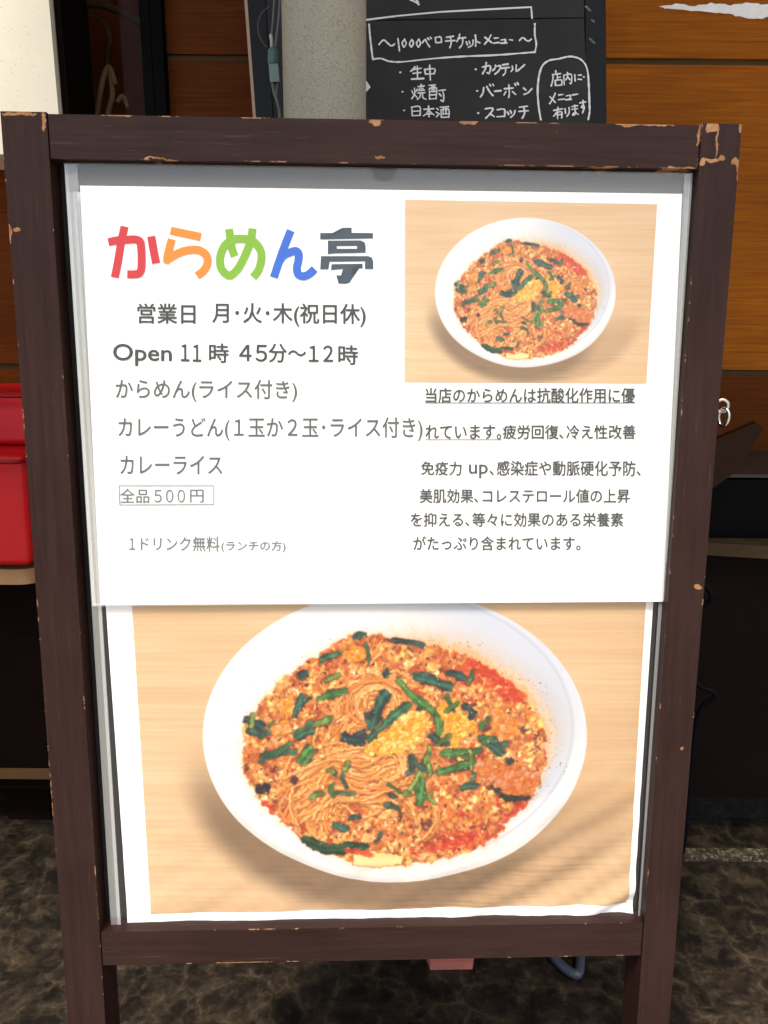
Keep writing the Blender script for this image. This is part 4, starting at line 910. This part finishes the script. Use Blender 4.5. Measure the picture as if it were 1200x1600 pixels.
def sample(img, X, Y):
    fx = np.clip((X - PX0) * PS, 0, img.shape[1] - 1.001); fy = np.clip((Y - PY0) * PS, 0, img.shape[0] - 1.001)
    i, j = fy.astype(int), fx.astype(int); u, v = (fx - j)[:, None], (fy - i)[:, None]
    return (img[i, j] * (1 - u) + img[i, j+1] * u) * (1 - v) + (img[i+1, j] * (1 - u) + img[i+1, j+1] * u) * v
SMALL = box2(RAMEN, 1)
def small_print(px, py):
    X = 617 + (px - 821) / 0.47; Y = 1150 + (py - 457) / 0.513
    c = sample(SMALL, X, Y); c = (c - 128) * 1.05 + 134; c = c * 0.95 + 255 * 0.05
    return c

# poster of the bowl, in its own clear sleeve
po = tag(empty('ramen_poster', SIGN.matrix()), 'large poster photograph of a ramen bowl filling the lower part of the sign', 'poster')
Q = [(120, 300), (1062, 310), (988, 1440), (201, 1454)]
grid_mesh('paper', Q, 0.0128, 130, 200, M['paper'], po, swell_lower)
Q = [(198, 815), (1017, 815), (981, 1412), (236, 1427)]
grid_mesh('photo_print', Q, 0.0125, 900, 660, M['printed'], po, swell_lower, lambda x, y: sample(RAMEN, x, y))
ps = tag(empty('poster_sleeve', SIGN.matrix()), 'clear plastic sleeve around the large ramen poster, its edges showing grey', 'plastic sleeve')
def sheet(name, q, y, mat, parent):
    bm = bmesh.new(); add_prism(bm, [SP(a, b, y) for a, b in q], [SP(a, b, y + 0.0002) for a, b in q]); return from_bm(name, bm, mat, parent)
def one_sheet(name, q, y, mat, parent):
    bm = bmesh.new(); bm.faces.new([bm.verts.new(SP(a, b, y)) for a, b in q]); return from_bm(name, bm, mat, parent)
Lt, Rt, Lb, Rb = (104, 300), (1078, 310), (174, 1457), (1003, 1442)
one_sheet('front_film', [Lt, Lb, Rb, Rt], 0.0098, M['film'], ps)
def strip(name, a, b, wd, y, mat, parent):
    bm = bmesh.new(); stroke_mesh(bm, SIGN, [a, b], wd, y, False); return from_bm(name, bm, mat, parent)
strip('folded_edge', (Lt[0] + 8, Lt[1]), (Lb[0] + 8, Lb[1]), 16, 0.0096, M['soft'], ps)
strip('welded_edge', (Lt[0] + 12, Lt[1]), (Lb[0] + 13, Lb[1]), 5, 0.0094, M['weld'], ps)
strip('welded_edge', (Rt[0] - 4, Rt[1]), (Rb[0] - 4, Rb[1]), 6, 0.0096, M['weld'], ps)

# menu sheet
ms = tag(empty('menu_sheet', SIGN.matrix()), 'white printed Japanese noodle menu sheet with colourful title and small bowl photo', 'menu sheet')
Q = [(125, 290), (1066, 303), (1036, 940), (157, 945)]
YM = 0.0080
def upper(x, z): return 0.0
grid_mesh('paper', Q, YM, 60, 40, M['paper'], ms)
grid_mesh('photo_print', [(633, 312), (1027, 319), (1010, 599), (632, 597)], YM - 0.0003, 400, 290, M['printed'], ms, None, small_print)
def pstroke(name, P, wd, rgb, n=6, sharp=True, parent=ms):
    bm = bmesh.new()
    for k, (l, nn) in enumerate(P): stroke_mesh(bm, SIGN, l, wd, YM - 0.0003 - 0.0001 * k, not sharp, nn)
    return from_bm(name, bm, ink('ink_%s' % name, rgb), parent)
k3 = lambda l: [(150 + a / 5.217, 340 + b / 5.217) for a, b in l]
k4 = lambda l: [(370 + a / 5.217, 340 + b / 5.217) for a, b in l]
WT = 12.6
for nm, ss, col in (
    ('title_letter', [(k3([(233, 72), (205, 200), (180, 350), (153, 488)]), 5), (k3([(100, 200), (170, 186), (260, 180), (320, 178), (358, 196), (368, 250), (372, 350), (368, 420), (350, 455), (310, 462), (254, 462)]), 5), (k3([(450, 152), (468, 260), (490, 372)]), 4)], (196, 30, 40)),
    ('title_letter', [(k3([(608, 106), (855, 158)]), 0), (k3([(618, 176), (598, 250), (580, 338), (600, 330), (690, 282), (780, 262), (850, 270), (900, 310), (908, 370), (880, 430), (822, 475)]), 5)], (238, 132, 18)),
    ('title_letter', [(k3([(1084, 92), (1095, 170), (1105, 240), (1130, 315)]), 4), ([(370 + 128 / 5.217, 340 + 88 / 5.217)] + k4([(115, 180), (75, 290), (20, 400), (-40, 465), (-80, 465), (-128, 410), (-135, 320), (-100, 230), (-30, 180), (50, 172), (130, 190), (190, 260), (200, 340), (175, 430), (132, 485)]), 5)], (122, 174, 26)),
    ('title_letter', [(k4([(440, 105), (390, 230), (340, 370), (302, 488)]), 4), (k4([(350, 350), (380, 310), (430, 285), (480, 272), (505, 300), (500, 360), (490, 410), (500, 460), (540, 478), (590, 460), (635, 418)]), 5)], (30, 96, 198)),
    ):
    pstroke(nm, ss, WT, col)
def polys(name, L, rgb):
    bm = bmesh.new()
    for l in L: bm.faces.new([bm.verts.new(SP(a, b, YM - 0.0003)) for a, b in k4(l)])
    bmesh.ops.triangulate(bm, faces=bm.faces)
    return from_bm(name, bm, ink('ink_' + name + '_grey', rgb), ms)
polys('title_letter', [[(680, 126), (862, 124), (862, 82), (936, 82), (936, 124), (1110, 126), (1110, 170), (680, 178)],
    [(742, 188), (1010, 186), (1040, 200), (1050, 230), (1050, 286), (980, 288), (980, 230), (815, 232), (815, 290), (742, 298)], [(815, 254), (980, 254), (980, 288), (815, 292)],
    [(686, 314), (1070, 314), (1100, 325), (1112, 355), (1112, 420), (1045, 420), (1045, 356), (756, 360), (746, 422), (680, 422)],
    [(772, 380), (1025, 376), (1025, 414), (938, 416), (938, 500), (920, 530), (890, 540), (830, 538), (810, 470), (862, 472), (866, 418), (768, 428)]], (52, 66, 80))

FONTQ = {}
def text_line(name, s, q, rgb, parent=ms, bold=0.0, y=None, space=1.0):
    """printed text stretched over the quad TL TR BR BL given on the sheet"""
    fc = bpy.data.curves.new('lettering', 'FONT'); fc.body = s; fc.size = 1.0; fc.resolution_u = 3; fc.offset = 0.0; fc.space_character = space; fc.fill_mode = 'BOTH'
    fo = bpy.data.objects.new('lettering', fc); COL.objects.link(fo)
    dg = bpy.context.evaluated_depsgraph_get(); me = bpy.data.meshes.new_from_object(fo.evaluated_get(dg)); bpy.data.objects.remove(fo); bpy.data.curves.remove(fc)
    n = len(me.vertices); c = np.empty(n * 3, np.float32); me.vertices.foreach_get('co', c); c = c.reshape(-1, 3)
    x0, x1, z0, z1 = c[:, 0].min(), c[:, 0].max(), c[:, 1].min(), c[:, 1].max()
    P = bilin(q, (c[:, 0] - x0) / (x1 - x0), (z1 - c[:, 1]) / (z1 - z0))
    yy = YM - 0.0003 if y is None else y
    F_ = [tuple(p.vertices) for p in me.polygons]; bpy.data.meshes.remove(me)
    sh = [(0, 0)] if bold <= 0 else [(-bold * 70, 0), (bold * 70, 0), (0, bold * 60), (0, -bold * 50)]
    V_ = [SP(a + dx, b + dy, yy - 0.00006 * k_) for k_, (dx, dy) in enumerate(sh) for a, b in P]
    me = bpy.data.meshes.new(name); me.from_pydata(V_, [], [tuple(i + k_ * n for i in f) for k_ in range(len(sh)) for f in F_]); me.update()
    return link(name, me, ink('ink_grey', rgb), parent)
def LQ(x0, x1, t0, b0, t1, b1): return [(x0, t0), (x1, t1), (x1, b1), (x0, b0)]
DK, MD, LT_, VL = (48, 54, 56), (58, 64, 64), (84, 92, 94), (102, 110, 112)
for s_, q, col, bo_, *sp_ in (
    ('営業日', LQ(215, 305, 474, 505, 475, 506), DK, 0.008), ('月･火･木(祝日休)', LQ(332, 571, 473, 509, 475, 511), DK, 0.008),
    ('Open', LQ(177, 268, 537, 571, 539, 572), DK, 0.009), ('１１', LQ(283, 314, 538, 564, 539, 565), DK, 0.009, 0.56), ('時', LQ(327, 357, 537, 566, 537, 567), DK, 0.008),
    ('４５', LQ(374, 417, 539, 564, 539, 565), DK, 0.009, 0.56), ('分～', LQ(420, 478, 537, 566, 538, 567), DK, 0.008), ('１２', LQ(483, 520, 540, 565, 540, 565), DK, 0.009, 0.66), ('時', LQ(529, 559, 539, 569, 540, 570), DK, 0.008),
    ('からめん(ライス付き)', LQ(181, 464, 592, 628, 594, 628), LT_, 0.005), ('カレーうどん(１玉か２玉･ライス付き)', LQ(185, 660, 652, 688, 652, 689), LT_, 0.005), ('カレーライス', LQ(188, 347, 712, 741, 712, 741), LT_, 0.005),
    ('全品', LQ(188, 233, 763, 786, 764, 786), VL, 0.004), ('５００', LQ(241, 289, 765, 785, 765, 785), VL, 0.0025, 0.68), ('円', LQ(297, 318, 765, 785, 765, 785), VL, 0.004),
    ('１', LQ(202, 211, 841, 859, 841, 859), VL, 0.004), ('ドリンク無料', LQ(220, 343, 839, 860, 838, 862), VL, 0.004), ('(ランチの方)', LQ(346, 446, 845, 863, 845, 863), VL, 0.004),
    ('当店のからめんは抗酸化作用に優', LQ(665, 992, 606, 629, 606, 630), MD, 0.006), ('れています。', LQ(665, 783, 664, 686, 664, 686), MD, 0.006), ('疲労回復､冷え性改善', LQ(786, 993, 664, 686, 664, 686), MD, 0.006),
    ('免疫力', LQ(658, 721, 721, 742, 721, 743), MD, 0.006), ('up', LQ(733, 762, 726, 747, 726, 747), MD, 0.005), ('､感染症や動脈硬化予防､', LQ(765, 1001, 720, 743, 720, 744), MD, 0.006),
    ('美肌効果､コレステロール値の上昇', LQ(656, 984, 764, 786, 764, 786), MD, 0.006), ('を抑える､等々に効果のある栄養素', LQ(642, 974, 801, 823, 801, 823), MD, 0.006), ('がたっぷり含まれています。', LQ(646, 907, 838, 860, 838, 860), MD, 0.006)):
    text_line('text_line', s_, q, col, ms, bo_, None, sp_[0] if sp_ else 1.0)
pstroke('underline', [([(664, 629.5), (992, 629.5)], 0), ], 1.2, (90, 96, 96))
pstroke('underline', [([(664, 687), (784, 687)], 0)], 1.2, (120, 126, 126))
pstroke('price_box', [([(186, 759), (334, 759)], 0), ([(334, 759), (334, 788)], 0), ([(334, 788), (187, 789)], 0), ([(187, 789), (186, 759)], 0)], 1.5, (130, 136, 140))
# its sleeve, with a thumb notch at the top
sv = tag(empty('menu_sleeve', SIGN.matrix()), 'clear plastic sleeve with thumb notch holding the white menu sheet', 'plastic sleeve')
TL, TR, BR_, BL = (100, 254), (1083, 270), (1038, 940), (144, 948)
notch = [(600 - 19 * math.cos(t) + 0.0, 262 + 22 * math.sin(t) ** 0.8 if math.sin(t) > 0 else 262) for t in np.linspace(0, math.pi, 15)]
def along(px): return (px, TL[1] + (TR[1] - TL[1]) * (px - TL[0]) / (TR[0] - TL[0]))
arcpts = [(a, b) for a, b in notch]; arcpts[0] = along(581); arcpts[-1] = along(619)
one_sheet('rear_film', [TL, BL, BR_, TR], YM + 0.0006, film_mat('milky_plastic_film', 0.09, 0.035, 0.15, (0.92, 0.87, 0.70)), sv)
bm = bmesh.new()
poly = [TL] + arcpts + [TR, BR_, BL]
top = [TL] + arcpts + [TR]
bot = [(BL[0] + (BR_[0] - BL[0]) * (a - TL[0]) / (TR[0] - TL[0]), BL[1] + (BR_[1] - BL[1]) * (a - TL[0]) / (TR[0] - TL[0])) for a, b in top]
tv = [bm.verts.new(SP(a, b, YM - 0.0012)) for a, b in top]; bv_ = [bm.verts.new(SP(a, b, YM - 0.0012)) for a, b in bot]
for i in range(len(tv) - 1):
    if top[i+1][0] - top[i][0] > 0.05: bm.faces.new((tv[i], bv_[i], bv_[i+1], tv[i+1]))
from_bm('front_film', bm, film_mat('clear_sleeve_film', 0.035, 0.012, 0.15, (0.88, 0.90, 0.82)), sv)
for a, b, wd in (((103, 256), (147, 946), 5), ((1080, 271), (1035, 939), 5)):
    strip('welded_edge', a, b, wd, YM - 0.0014, M['weld'], sv)
strip('folded_edge', (113, 256), (152, 946), 16, YM - 0.0016, M['soft'], sv)
strip('folded_edge', (1074, 271), (1040, 880), 9, YM - 0.0016, M['soft'], sv)
strip('welded_edge', (146, 944.5), (1036, 938.5), 3.5, YM - 0.0014, M['weld'], sv)
